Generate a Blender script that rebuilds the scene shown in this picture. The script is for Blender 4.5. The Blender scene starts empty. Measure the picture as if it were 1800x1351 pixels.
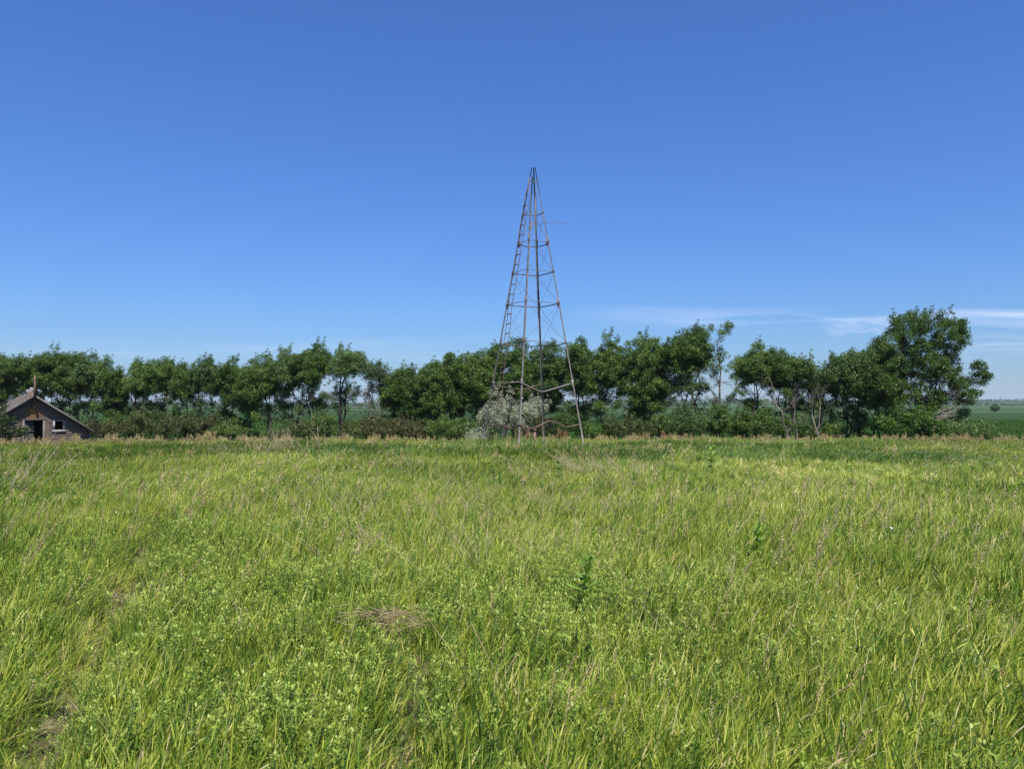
import bpy, math, random
import numpy as np
from mathutils import Vector, Matrix

R = math.radians
rng = np.random.default_rng(11)
random.seed(5)
scene = bpy.context.scene
COL = scene.collection

# ---------------------------------------------------------------- camera
F = 1399.0                       # focal length in photo pixels (1800 wide)
PITCH = R(1.413)
CAM = Vector((0.0, 0.0, 1.7))
cam_data = bpy.data.cameras.new('camera')
cam_data.sensor_width = 36.0
cam_data.lens = 36.0 * F / 1800.0
cam_data.clip_start = 0.05
cam_data.clip_end = 120000.0
cam = bpy.data.objects.new('camera', cam_data)
cam.location = CAM
cam.rotation_euler = (R(90) + PITCH, 0, 0)
COL.objects.link(cam)
scene.camera = cam

# ---------------------------------------------------------------- sky, sun, exposure
SUN_EL, SUN_AZ = R(60), R(16)     # azimuth: turned from straight behind the camera towards +x
sun_dir = Vector((math.sin(SUN_AZ) * math.cos(SUN_EL), -math.cos(SUN_AZ) * math.cos(SUN_EL), math.sin(SUN_EL)))
world = bpy.data.worlds.new('World')
scene.world = world
world.use_nodes = True
wn, wl = world.node_tree.nodes, world.node_tree.links
bg = wn['Background']
sky = wn.new('ShaderNodeTexSky')
sky.sky_type = 'NISHITA'
sky.sun_disc = False
sky.sun_elevation = SUN_EL
sky.sun_rotation = math.atan2(sun_dir.x, sun_dir.y)
sky.altitude = 500
sky.air_density = 1.5
sky.dust_density = 0.1
sky.ozone_density = 10.0
tint = wn.new('ShaderNodeMix'); tint.data_type = 'RGBA'; tint.blend_type = 'MULTIPLY'
tint.inputs[0].default_value = 1.0
tint.inputs[7].default_value = (0.57, 0.80, 1.25, 1)
wl.new(sky.outputs[0], tint.inputs[6])
wl.new(tint.outputs[2], bg.inputs['Color'])
bg.inputs['Strength'].default_value = 0.071
sun_data = bpy.data.lights.new('sun', 'SUN')
sun_data.energy = 5.0
sun_data.angle = R(0.53)
sun_data.color = (1.0, 0.95, 0.86)
sun = bpy.data.objects.new('sun', sun_data)
sun.rotation_euler = sun_dir.to_track_quat('Z', 'Y').to_euler()
COL.objects.link(sun)
scene.view_settings.view_transform = 'Standard'
scene.view_settings.look = 'None'
scene.view_settings.exposure = 0.6
scene.view_settings.gamma = 1.0
scene.render.engine = 'CYCLES'
scene.cycles.max_bounces = 7
scene.cycles.diffuse_bounces = 3
scene.cycles.glossy_bounces = 2
scene.cycles.transmission_bounces = 4
scene.cycles.transparent_max_bounces = 8
scene.cycles.volume_bounces = 1
scene.cycles.use_denoising = True

# ---------------------------------------------------------------- geometry helpers
cp, sp_ = math.cos(PITCH), math.sin(PITCH)
def ray(px, py):
    u, v = (px - 900) / F, (675.5 - py) / F
    return Vector((u, cp - v * sp_, sp_ + v * cp))
def P(px, py, d):
    """world point seen at photo pixel (px, py) at forward distance d"""
    r = ray(px, py)
    return CAM + r * (d / r.y)
def on_plane(px, py, p0, n):
    r = ray(px, py)
    t = (p0 - CAM).dot(n) / r.dot(n)
    return CAM + r * t

def sstep(a, b, x):
    t = np.clip((x - a) / (b - a), 0, 1)
    return t * t * (3 - 2 * t)
def gz(x, y):
    """height of the ground"""
    x = np.asarray(x, float); y = np.asarray(y, float)
    edge = 31 + 1.2 * np.sin(x * 0.13 + 1.0) + 0.02 * x
    z = -1.15 * sstep(edge, edge + 13, y) - 0.55 * sstep(50, 95, y) - 0.6 * sstep(100, 400, y)
    z = z + 0.05 * np.sin(x * 0.9 + 0.7 * np.sin(y * 0.6)) * np.sin(y * 0.75 + 1.3) + 0.025 * np.sin(x * 2.3 + y * 1.7)
    # the two wheel ruts of the old track
    for (xa, ya), (xb, yb), w, dep in RUTS:
        t = np.clip((y - ya) / (yb - ya), -0.4, 1.0)
        d = np.abs(x - (xa + (xb - xa) * t))
        z = z - dep * np.exp(-(d / w) ** 2) * (y < yb + 1.0)
    r = np.hypot(x, y)
    z = z + sstep(1300, 5200, r) * (17 + 9 * np.sin(x * 0.0011 + 0.4) + 4 * np.sin(x * 0.0042 + y * 0.001))
    return z
RUTS = [((-2.15, 3.6), (-5.1, 11.5), 0.18, 0.11), ((-0.5, 3.6), (-0.75, 6.3), 0.09, 0.04)]
def row_depth(px):
    return 62.0 - 18.0 * px / 1600.0

def tag(o, label=None, cat=None, group=None, kind=None):
    if label: o['label'] = label
    if cat: o['category'] = cat
    if group: o['group'] = group
    if kind: o['kind'] = kind
    return o
def empty(name, loc, label, cat, group=None, rz=0.0):
    o = bpy.data.objects.new(name, None)
    o.empty_display_size = 0.3
    o.location = loc
    o.rotation_euler = (0, 0, rz)
    COL.objects.link(o)
    return tag(o, label, cat, group)

class MB:
    """collects geometry; build() links it as ONE mesh object"""
    def __init__(s):
        s.v = []; s.f = []; s.sz = []; s.a = {}; s.n = 0; s.m = []
    def add(s, verts, faces, mi=0, **att):
        verts = np.asarray(verts, float).reshape(-1, 3)
        faces = np.asarray(faces, int)
        k = len(verts)
        s.v.append(verts)
        s.f.append((faces + s.n).ravel())
        s.sz.append(np.full(len(faces), faces.shape[1]))
        s.m.append(np.full(len(faces), mi))
        for key in set(list(s.a) + list(att)):
            if key not in s.a: s.a[key] = [np.zeros(s.n)] if s.n else []
            val = att.get(key, 0.0)
            s.a[key].append(np.broadcast_to(np.asarray(val, float), (k,)).copy())
        s.n += k
        return s
    def box(s, lo, hi, mi=0, rot=None, **att):
        x0, y0, z0 = lo; x1, y1, z1 = hi
        v = np.array([[x0,y0,z0],[x1,y0,z0],[x1,y1,z0],[x0,y1,z0],[x0,y0,z1],[x1,y0,z1],[x1,y1,z1],[x0,y1,z1]])
        if rot is not None: v = np.array([list(rot @ Vector(p)) for p in v])
        return s.add(v, [[0,3,2,1],[4,5,6,7],[0,1,5,4],[1,2,6,5],[2,3,7,6],[3,0,4,7]], mi, **att)
    def tube(s, pts, rad, sides=6, mi=0, square=False, **att):
        pts = np.asarray([list(p) for p in pts], float)
        rad = np.broadcast_to(np.asarray(rad, float), (len(pts),))
        n = len(pts)
        t = np.gradient(pts, axis=0)
        t /= np.linalg.norm(t, axis=1, keepdims=True) + 1e-12
        ref = np.array([0, 0, 1.0]) if abs(t[0][2]) < 0.9 else np.array([1.0, 0, 0])
        a = np.cross(t, ref); a /= np.linalg.norm(a, axis=1, keepdims=True) + 1e-12
        b = np.cross(t, a)
        ang = np.arange(sides) / sides * 2 * math.pi + (math.pi / 4 if square else 0)
        ring = pts[:, None, :] + rad[:, None, None] * (np.cos(ang)[None, :, None] * a[:, None, :] + np.sin(ang)[None, :, None] * b[:, None, :])
        fs = []
        for i in range(n - 1):
            for j in range(sides):
                k = (j + 1) % sides
                fs.append([i*sides+j, i*sides+k, (i+1)*sides+k, (i+1)*sides+j])
        s.add(ring.reshape(-1, 3), fs, mi, **att)
        # caps
        base = s.n - n * sides
        for ofs, rev in ((0, True), ((n - 1) * sides, False)):
            idx = [base + ofs + j for j in range(sides)]
            if rev: idx = idx[::-1]
            s.f.append(np.array(idx)); s.sz.append(np.array([sides])); s.m.append(np.array([mi]))
        return s
    def build(s, name, mats, parent=None, smooth=False, origin=None, link=True):
        me = bpy.data.meshes.new(name)
        v = np.concatenate(s.v) if s.v else np.zeros((0, 3))
        if origin is not None: v = v - np.asarray(list(origin), float)
        f = np.concatenate(s.f); sz = np.concatenate(s.sz); mi = np.concatenate(s.m)
        me.vertices.add(len(v)); me.vertices.foreach_set('co', v.astype(np.float32).ravel())
        me.loops.add(len(f)); me.loops.foreach_set('vertex_index', f.astype(np.int32))
        st = np.concatenate([[0], np.cumsum(sz)[:-1]])
        me.polygons.add(len(sz)); me.polygons.foreach_set('loop_start', st.astype(np.int32))
        me.polygons.foreach_set('loop_total', sz.astype(np.int32))
        me.polygons.foreach_set('material_index', mi.astype(np.int32))
        if smooth: me.polygons.foreach_set('use_smooth', np.ones(len(sz), bool))
        for key, arr in s.a.items():
            at = me.attributes.new(key, 'FLOAT', 'POINT')
            at.data.foreach_set('value', np.concatenate(arr).astype(np.float32))
        me.update(calc_edges=True)
        if not isinstance(mats, (list, tuple)): mats = [mats]
        for m in mats: me.materials.append(m)
        o = bpy.data.objects.new(name, me)
        if link: COL.objects.link(o)
        if origin is not None: o.location = origin
        if parent:
            o.parent = parent
            if origin is None: o.matrix_parent_inverse = Matrix.LocRotScale(parent.location, parent.rotation_euler, None).inverted()
        return o

# ---------------------------------------------------------------- material helpers
class NT:
    def __init__(s, name):
        s.m = bpy.data.materials.new(name); s.m.use_nodes = True
        s.t = s.m.node_tree; s.n = s.t.nodes; s.l = s.t.links
        s.n.clear(); s.out = s.n.new('ShaderNodeOutputMaterial')
    def new(s, typ, **kw):
        nd = s.n.new(typ)
        for k, v in kw.items():
            if hasattr(nd, k): setattr(nd, k, v)
            else: nd.inputs[k].default_value = v
        return nd
    def link(s, a, b): s.l.new(a, b)
    def attr(s, name, typ='GEOMETRY'):
        nd = s.n.new('ShaderNodeAttribute'); nd.attribute_name = name; nd.attribute_type = typ
        return nd.outputs['Fac']
    def ramp(s, fac, stops, interp='LINEAR'):
        r = s.n.new('ShaderNodeValToRGB'); r.color_ramp.interpolation = interp
        e = r.color_ramp.elements
        while len(e) < len(stops): e.new(0.5)
        for el, (p, c) in zip(e, stops):
            el.position = p; el.color = (c[0], c[1], c[2], 1)
        s.link(fac, r.inputs[0]); return r.outputs[0]
    def mix(s, fac, a, b, blend='MIX'):
        m = s.n.new('ShaderNodeMix'); m.data_type = 'RGBA'; m.blend_type = blend
        for sock, v in ((m.inputs[0], fac), (m.inputs[6], a), (m.inputs[7], b)):
            if hasattr(v, 'is_linked'): s.link(v, sock)
            elif isinstance(v, (int, float)): sock.default_value = v
            else: sock.default_value = (v[0], v[1], v[2], 1)
        return m.outputs[2]
    def math(s, op, a, b=0.0, c=None, clamp=False):
        m = s.n.new('ShaderNodeMath'); m.operation = op; m.use_clamp = clamp
        for i, v in enumerate((a, b) if c is None else (a, b, c)):
            if hasattr(v, 'is_linked'): s.link(v, m.inputs[i])
            else: m.inputs[i].default_value = v
        return m.outputs[0]
    def noise(s, vec, scale, detail=3, rough=0.55, out='Fac', dist=0.0):
        n = s.n.new('ShaderNodeTexNoise')
        n.inputs['Scale'].default_value = scale; n.inputs['Detail'].default_value = detail
        n.inputs['Roughness'].default_value = rough; n.inputs['Distortion'].default_value = dist
        if vec is not None: s.link(vec, n.inputs['Vector'])
        return n.outputs[out]
    def mapping(s, vec, scale=(1, 1, 1), rot=(0, 0, 0)):
        m = s.n.new('ShaderNodeMapping'); m.inputs['Scale'].default_value = scale; m.inputs['Rotation'].default_value = rot
        s.link(vec, m.inputs[0]); return m.outputs[0]
    def pos(s): return s.n.new('ShaderNodeNewGeometry').outputs['Position']
    def obj(s): return s.n.new('ShaderNodeTexCoord').outputs['Object']
    def bump(s, h, strength, dist=0.02):
        b = s.n.new('ShaderNodeBump'); b.inputs['Strength'].default_value = strength; b.inputs['Distance'].default_value = dist
        s.link(h, b.inputs['Height']); return b.outputs[0]
    def principled(s, color, rough=0.8, spec=0.3, metal=0.0, normal=None):
        p = s.n.new('ShaderNodeBsdfPrincipled')
        for key, v in (('Base Color', color), ('Roughness', rough), ('Specular IOR Level', spec), ('Metallic', metal)):
            if hasattr(v, 'is_linked'): s.link(v, p.inputs[key])
            elif isinstance(v, (int, float)): p.inputs[key].default_value = v
            else: p.inputs[key].default_value = (v[0], v[1], v[2], 1)
        if normal is not None: s.link(normal, p.inputs['Normal'])
        return p.outputs[0]
    def leafy(s, color, trans=0.35, tcol=(1.15, 1.2, 0.6), rough=0.5, spec=0.35):
        p = s.principled(color, rough, spec)
        t = s.n.new('ShaderNodeBsdfTranslucent')
        s.link(s.mix(1.0, color, tcol, 'MULTIPLY'), t.inputs[0])
        mx = s.n.new('ShaderNodeMixShader'); mx.inputs[0].default_value = trans
        s.link(p, mx.inputs[1]); s.link(t.outputs[0], mx.inputs[2])
        return mx.outputs[0]
    def done(s, sh):
        s.link(sh, s.out.inputs['Surface']); return s.m

def blade_mat(name, stops, patch=True, trans=0.32, spec=0.35, rnd=0.35):
    """grass-like leaves: per-blade tone, per-tuft variation, broad patches of species across the field"""
    t = NT(name)
    tone = t.attr('tone')
    oi = t.new('ShaderNodeObjectInfo')
    r = t.math('MULTIPLY', t.math('SUBTRACT', oi.outputs['Random'], 0.5), rnd)
    v = t.math('ADD', tone, r)
    if patch:
        n1 = t.noise(t.mapping(t.pos(), (1, 0.8, 0.01)), 0.22, 3)
        n2 = t.noise(t.mapping(t.pos(), (1, 1, 0.01)), 1.1, 2)
        v = t.math('ADD', v, t.math('MULTIPLY', t.math('SUBTRACT', n1, 0.52), 0.8))
        v = t.math('ADD', v, t.math('MULTIPLY', t.math('SUBTRACT', n2, 0.5), 0.3))
    c = t.ramp(v, stops)
    return t.done(t.leafy(c, trans, rough=0.45, spec=spec))

GRASS_STOPS = [(0.0, (0.05, 0.11, 0.025)), (0.25, (0.13, 0.225, 0.028)), (0.5, (0.265, 0.34, 0.038)),
               (0.72, (0.43, 0.465, 0.068)), (0.88, (0.56, 0.53, 0.15)), (1.0, (0.58, 0.49, 0.27))]
M = {}
M['grass'] = blade_mat('grass_blades', GRASS_STOPS)
M['straw'] = blade_mat('dry_straw', [(0, (0.24, 0.17, 0.09)), (0.5, (0.38, 0.29, 0.17)), (1, (0.52, 0.44, 0.31))], patch=False, trans=0.15)
M['seed'] = blade_mat('seed_heads', [(0, (0.20, 0.14, 0.06)), (0.5, (0.38, 0.30, 0.13)), (1, (0.48, 0.42, 0.22))], patch=False, trans=0.2)
M['forb'] = blade_mat('weed_leaves', [(0, (0.055, 0.115, 0.02)), (0.35, (0.12, 0.205, 0.03)), (0.65, (0.235, 0.32, 0.045)), (1, (0.33, 0.40, 0.08))], patch=False, trans=0.3)
M['milkweed'] = blade_mat('milkweed_leaves', [(0, (0.08, 0.16, 0.02)), (0.5, (0.15, 0.26, 0.035)), (1, (0.27, 0.38, 0.09))], patch=False, trans=0.3, spec=0.15)
M['dock'] = blade_mat('rusty_seed', [(0, (0.16, 0.07, 0.035)), (0.5, (0.28, 0.14, 0.07)), (1, (0.40, 0.24, 0.12))], patch=False, trans=0.1)
M['crop'] = blade_mat('crop_leaves', [(0, (0.022, 0.055, 0.010)), (0.5, (0.04, 0.095, 0.015)), (1, (0.075, 0.14, 0.024))], patch=False, trans=0.3, spec=0.1)

def leaf_mat(name, stops, trans=0.28, spec=0.4):
    t = NT(name)
    oi = t.new('ShaderNodeObjectInfo')
    v = t.math('ADD', t.attr('tone'), t.math('MULTIPLY', t.math('SUBTRACT', oi.outputs['Random'], 0.5), 0.25))
    return t.done(t.leafy(t.ramp(v, stops), trans, rough=0.42, spec=spec))
M['leaf'] = leaf_mat('tree_leaves', [(0, (0.028, 0.062, 0.013)), (0.4, (0.062, 0.125, 0.021)), (0.7, (0.118, 0.195, 0.035)), (1, (0.215, 0.285, 0.07))])
M['leaf_cool'] = leaf_mat('tree_leaves_cool', [(0, (0.03, 0.066, 0.018)), (0.4, (0.066, 0.13, 0.033)), (0.7, (0.125, 0.20, 0.055)), (1, (0.215, 0.29, 0.10))])
M['leaf_shaded'] = leaf_mat('bush_leaves_shaded', [(0, (0.018, 0.038, 0.008)), (0.5, (0.035, 0.065, 0.012)), (1, (0.07, 0.11, 0.022))])  # shade on the bush by the shed, put into darker leaf colours
M['leaf_pale'] = leaf_mat('tree_leaves_pale', [(0, (0.035, 0.07, 0.025)), (0.5, (0.075, 0.12, 0.045)), (1, (0.15, 0.19, 0.09))])
M['leaf_olive'] = leaf_mat('shrub_leaves_olive', [(0, (0.04, 0.062, 0.018)), (0.5, (0.08, 0.115, 0.03)), (1, (0.16, 0.18, 0.055))])
M['leaf_brown'] = leaf_mat('shrub_leaves_brown', [(0, (0.04, 0.05, 0.018)), (0.5, (0.085, 0.095, 0.03)), (1, (0.16, 0.135, 0.05))])
M['leaf_bright'] = leaf_mat('shrub_leaves_bright', [(0, (0.035, 0.09, 0.012)), (0.5, (0.07, 0.15, 0.02)), (1, (0.13, 0.23, 0.04))])
M['leaf_silver'] = leaf_mat('silver_leaves', [(0, (0.15, 0.18, 0.11)), (0.5, (0.29, 0.325, 0.22)), (1, (0.46, 0.48, 0.36))], trans=0.15)

def bark_mat(name, a, b):
    t = NT(name)
    n = t.noise(t.mapping(t.obj(), (1, 1, 0.25)), 14, 4)
    c = t.ramp(n, [(0.3, a), (0.7, b)])
    return t.done(t.principled(c, 0.9, 0.15, normal=t.bump(n, 0.6, 0.03)))
M['bark'] = bark_mat('bark_dark', (0.03, 0.025, 0.02), (0.09, 0.075, 0.06))
M['bark_pale'] = bark_mat('bark_pale', (0.13, 0.11, 0.09), (0.30, 0.27, 0.23))
M['deadwood'] = bark_mat('dead_wood', (0.12, 0.10, 0.08), (0.29, 0.25, 0.21))

def soil_mat():
    t = NT('meadow_soil')
    p = t.pos()
    n = t.noise(p, 9, 5)
    c = t.ramp(n, [(0.3, (0.05, 0.05, 0.022)), (0.5, (0.10, 0.09, 0.045)), (0.7, (0.17, 0.14, 0.08))])
    g = t.noise(p, 0.7, 3)
    c = t.mix(t.math('MULTIPLY', t.ramp(g, [(0.4, (0, 0, 0)), (0.6, (1, 1, 1))]), 0.5), c, (0.07, 0.075, 0.03))
    fine = t.noise(p, 70, 4, 0.7)
    c = t.mix(0.8, c, t.ramp(fine, [(0.35, (0.35, 0.35, 0.35)), (0.65, (1.35, 1.3, 1.2))]), 'MULTIPLY')
    # beyond the shelterbelt the same ground carries the crop
    sx = t.new('ShaderNodeSeparateXYZ'); t.link(p, sx.inputs[0])
    far = t.noise(t.mapping(p, (1, 1, 1)), 0.6, 4)
    cc = t.ramp(far, [(0.3, (0.017, 0.04, 0.009)), (0.7, (0.032, 0.068, 0.015))])
    big = t.noise(t.mapping(p, (0.35, 1.6, 1)), 0.004, 2)
    cc = t.mix(t.math('MULTIPLY', t.ramp(big, [(0.42, (0, 0, 0)), (0.6, (1, 1, 1))]), t.math('GREATER_THAN', sx.outputs[1], 330.0)), cc, (0.06, 0.10, 0.028))
    f = t.math('GREATER_THAN', t.math('ADD', sx.outputs[1], t.math('MULTIPLY', sx.outputs[0], 0.33)), 60.0)
    c = t.mix(f, c, cc)
    return t.done(t.principled(c, 0.95, 0.1, normal=t.bump(n, 0.7, 0.04)))
M['soil'] = soil_mat()

def steel_mat(name, rust):
    t = NT(name)
    o = t.obj()
    n = t.noise(o, 1.3, 5, 0.65)
    n2 = t.noise(t.mapping(o, (1, 1, 0.2)), 22, 3)
    base = t.ramp(n2, [(0.3, (0.13, 0.115, 0.10)), (0.7, (0.27, 0.245, 0.215))])
    rs = t.ramp(n2, [(0.3, (0.12, 0.07, 0.045)), (0.7, (0.21, 0.14, 0.10))])
    c = t.mix(t.ramp(n, [(0.62 - rust * 0.5, (0, 0, 0)), (0.82 - rust * 0.5, (1, 1, 1))]), base, rs)
    return t.done(t.principled(c, 0.62, 0.4, 0.25, t.bump(n2, 0.3, 0.01)))
M['steel'] = steel_mat('weathered_steel', 0.22)
M['rusty'] = steel_mat('rusty_steel', 0.95)
M['wire'] = steel_mat('brace_wire', 0.5)

def board_mat():
    t = NT('weathered_boards')
    o = t.obj()
    g = t.noise(t.mapping(o, (1.2, 1.2, 26)), 2.2, 5, 0.7)
    w = t.noise(t.mapping(o, (0.5, 0.5, 7)), 1.6, 3)
    c = t.ramp(g, [(0.3, (0.08, 0.06, 0.048)), (0.5, (0.165, 0.13, 0.11)), (0.72, (0.28, 0.235, 0.205))])
    red = t.ramp(w, [(0.48, (0, 0, 0)), (0.62, (1, 1, 1))])
    c = t.mix(t.math('MULTIPLY', red, 0.4), c, (0.17, 0.085, 0.06))
    st = t.attr('stain')
    c = t.mix(st, c, t.ramp(t.noise(t.mapping(o, (6, 6, 1)), 1.5, 4), [(0.4, (0.24, 0.085, 0.02)), (0.66, (0.46, 0.26, 0.05))]))
    return t.done(t.principled(c, 0.88, 0.15, normal=t.bump(g, 0.6, 0.01)))
M['board'] = board_mat()
def plain_mat(name, a, b, scale=8, rough=0.85, stretch=(1, 1, 1)):
    t = NT(name)
    n = t.noise(t.mapping(t.obj(), stretch), scale, 5, 0.65)
    return t.done(t.principled(t.ramp(n, [(0.32, a), (0.68, b)]), rough, 0.2, normal=t.bump(n, 0.4, 0.015)))
M['trim'] = plain_mat('grey_trim', (0.08, 0.072, 0.066), (0.18, 0.165, 0.15), 12)
M['window_trim'] = plain_mat('window_trim', (0.20, 0.195, 0.19), (0.38, 0.37, 0.36), 12)
M['shingle'] = plain_mat('old_shingles', (0.08, 0.068, 0.06), (0.21, 0.18, 0.155), 7)
M['pipe'] = plain_mat('rusty_pipe', (0.09, 0.06, 0.04), (0.17, 0.12, 0.08), 6)
M['brick'] = plain_mat('crumbling_brick', (0.22, 0.11, 0.085), (0.38, 0.26, 0.21), 9)
M['pale_metal'] = plain_mat('pale_metal', (0.16, 0.16, 0.165), (0.27, 0.27, 0.27), 9, 0.5)
M['door'] = plain_mat('door_planks', (0.04, 0.04, 0.04), (0.13, 0.13, 0.115), 9)
M['white'] = plain_mat('white_paint', (0.62, 0.62, 0.6), (0.78, 0.78, 0.76), 4)
M['petal'] = plain_mat('white_petals', (0.7, 0.7, 0.66), (0.85, 0.85, 0.8), 4)

# ---------------------------------------------------------------- ground
def make_ground():
    rr = np.concatenate([[0.0], np.arange(0.6, 16, 0.16), np.arange(16, 64, 0.55), np.geomspace(64, 9000, 90)])
    na = 480
    th = np.linspace(0, 2 * math.pi, na, endpoint=False)
    X = rr[:, None] * np.sin(th)[None, :]; Y = rr[:, None] * np.cos(th)[None, :]
    Z = gz(X, Y)
    v = np.stack([X, Y, Z], -1).reshape(-1, 3)
    i = np.arange(len(rr) - 1)[:, None]; j = np.arange(na)[None, :]; k = (j + 1) % na
    f = np.stack([i * na + j, (i + 1) * na + j, (i + 1) * na + k, i * na + k], -1).reshape(-1, 4)
    mb = MB(); mb.add(v, f[:, ::-1])
    o = mb.build('ground', M['soil'], smooth=True)
    tag(o, kind='structure')
make_ground()

# ---------------------------------------------------------------- shed
YAW = R(39)
A0 = P(61, 700, 45.0)
wt = Vector((math.cos(YAW), math.sin(YAW), 0)); wnrm = Vector((math.sin(YAW), -math.cos(YAW), 0))
def wall_pt(px, py, off=0.0):
    p = on_plane(px, py, A0 + wnrm * off, wnrm)
    return (p - A0).dot(wt), p.z
def make_shed():
    base = Vector((A0.x, A0.y, float(gz(A0.x, A0.y))))
    sh = empty('wooden_shed', base, 'weathered low wooden shed with gable front and open doorway by the left trees', 'shed', rz=YAW)
    gz0 = base.z - 0.25
    OV = 0.42
    ax, az = wall_pt(61, 693, OV)          # apex of the rake, in the overhang plane
    rx, rz_ = wall_pt(165, 757, OV)        # right eave tip
    lx, lz = wall_pt(18, 718, OV)
    sl, sr = (az - lz) / (ax - lx), (az - rz_) / (rx - ax)
    lz2 = rz_ + 0.35; lx2 = ax - (az - lz2) / sl
    xl, xr = lx2 + 0.22, rx - 0.2          # wall corners
    TH = 0.10
    roofz = lambda x: az - TH - (sl * (ax - x) if x < ax else sr * (x - ax))
    D = 4.6
    def L(x, y, z): return (x, y, z - base.z)
    dx0, dz1 = wall_pt(43, 738.5); dx1, _ = wall_pt(75.5, 738)
    wx0, wz1 = wall_pt(96.5, 740); wx1, wz0 = wall_pt(110.5, 755)
    holes = [(dx0, dx1, gz0, dz1), (wx0, wx1, wz0, wz1)]
    # front wall of lapped boards, one mesh
    mb = MB(); bh = 0.125
    z = gz0; rnd = random.Random(3)
    while z < az:
        z1 = z + bh
        segs = [[xl, xr]]
        for a, b, c, d in holes:
            if z1 > c + 0.02 and z < d - 0.02:
                segs = [q for s in segs for q in ([s[0], min(s[1], a)], [max(s[0], b), s[1]]) if q[1] - q[0] > 0.03]
        for a, b in segs:
            # clip to the roof lines
            def lim(zz):
                left = ax - (az - TH - zz) / sl; right = ax + (az - TH - zz) / sr
                return max(a, left), min(b, right)
            a0, b0 = lim(z); a1, b1 = lim(min(z1, az - TH))
            if b0 - a0 < 0.05: continue
            if b1 < a1: a1 = b1 = ax
            j = rnd.uniform(-.004, .004); w = rnd.uniform(-0.006, 0.006)
            n = max(2, int((b0 - a0) / 0.3))
            for k in range(n):
                u0, u1 = k / n, (k + 1) / n
                xa0, xb0 = a0 + (b0 - a0) * u0, a0 + (b0 - a0) * u1
                xa1, xb1 = a1 + (b1 - a1) * u0, a1 + (b1 - a1) * u1
                y0 = -0.02 + j; y1 = -0.006
                v = [L(xa0, y0, z + w), L(xb0, y0, z + w), L(xb1, y1, z1 + w), L(xa1, y1, z1 + w),
                     L(xa0, 0.02, z + w), L(xb0, 0.02, z + w), L(xb1, 0.02, z1 + w), L(xa1, 0.02, z1 + w)]
                st = []
                for q in v:
                    zz = q[2] + base.z
                    dxs = (q[0] - ax) / (0.28 + 0.55 * max(0, (az - 0.75 - zz)))
                    st.append(min(1, max(0, 1.05 - dxs * dxs)) * min(1, max(0, (az - 0.6 - zz) * 4)) * min(1, max(0, (zz - dz1 + 0.05) / 0.45)) * 0.95)
                mb.add(v, [[0,1,2,3],[7,6,5,4],[0,4,5,1],[3,2,6,7]] + ([[0,3,7,4]] if k == 0 else []) + ([[1,5,6,2]] if k == n - 1 else []), stain=np.array(st))
        z = z1
    # side walls and back
    for xx in (xl, xr):
        h = roofz(xx) - 0.01
        zz = gz0
        while zz < h - 0.05:
            z2 = min(zz + bh, h)
            s = -1 if xx == xl else 1
            mb.box(L(min(xx, xx - s * 0.03) + 0.001, 0.021, zz), L(max(xx, xx - s * 0.03) - 0.001 + (0.006 if s > 0 else 0), D - 0.021, z2 - 0.004))
            zz += bh
    bk = [L(xl, D, gz0), L(xr, D, gz0), L(xr, D, roofz(xr)), L(ax, D, roofz(ax)), L(xl, D, roofz(xl))]
    bk2 = [(q[0], q[1] - 0.03, q[2]) for q in bk]
    mb.add(bk + bk2, [[0, 1, 2, 3, 4], [9, 8, 7, 6, 5]]); mb.add(bk + bk2, [[0,5,6,1],[1,6,7,2],[2,7,8,3],[3,8,9,4],[4,9,5,0]])
    def part(m, name, mat, par=sh):
        o = m.build(name, mat, origin=(0, 0, 0)); o.parent = par; return o
    wall = part(mb, 'wall', M['board'])
    # roof: courses of shingles on both slopes
    rf = MB()
    for side, slope, xe in ((-1, sl, lx2), (1, sr, rx)):
        length = abs(xe - ax); nrow = int(length / 0.14)
        for k in range(nrow):
            u0, u1 = k / nrow, (k + 1.12) / nrow
            xa, xb = ax + side * length * u0, ax + side * min(length * u1, length)
            za, zb = az - slope * length * u0, az - slope * min(length * u1, length)
            yy = -OV
            while yy < D + 0.2:
                wdt = rnd.uniform(0.18, 0.4); ye = min(yy + wdt, D + 0.25)
                l = rnd.uniform(0, 0.012)
                if rnd.random() < 0.03 and yy > 0.3: yy = ye; continue
                v = [L(xa, yy, za), L(xb, yy, zb + 0.014 + l), L(xb, ye - .006, zb + 0.014 + l), L(xa, ye - .006, za)]
                v2 = [(q[0], q[1], q[2] - 0.02) for q in v]
                fl = [[0,1,2,3],[7,6,5,4],[0,4,5,1],[1,5,6,2],[2,6,7,3],[3,7,4,0]]
                rf.add(v + v2, fl); yy = ye
        # sheathing under the shingles
        v = [L(ax, -OV + 0.02, az - 0.025), L(xe, -OV + 0.02, az - slope * length - 0.025), L(xe, D + 0.22, az - slope * length - 0.025), L(ax, D + 0.22, az - 0.025)]
        v2 = [(q[0], q[1], q[2] - 0.03) for q in v]
        rf.add(v + v2, [[0,1,2,3],[7,6,5,4],[0,4,5,1],[1,5,6,2],[2,6,7,3],[3,7,4,0]])
    roof = part(rf, 'roof', M['shingle'])
    for side, slope, xe in ((-1, sl, lx2), (1, sr, rx)):
        m = MB()
        ze = az - slope * abs(xe - ax)
        v = [L(ax, -OV - .03, az - 0.004), L(xe, -OV - .03, ze - 0.004), L(xe, -OV - .03, ze - 0.13), L(ax, -OV - .03, az - 0.14)]
        v2 = [(q[0], q[1] + 0.028, q[2]) for q in v]
        m.add(v + v2, [[0,1,2,3],[7,6,5,4],[0,4,5,1],[1,5,6,2],[2,6,7,3],[3,7,4,0]])
        part(m, 'fascia_board', M['trim'], roof)
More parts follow.
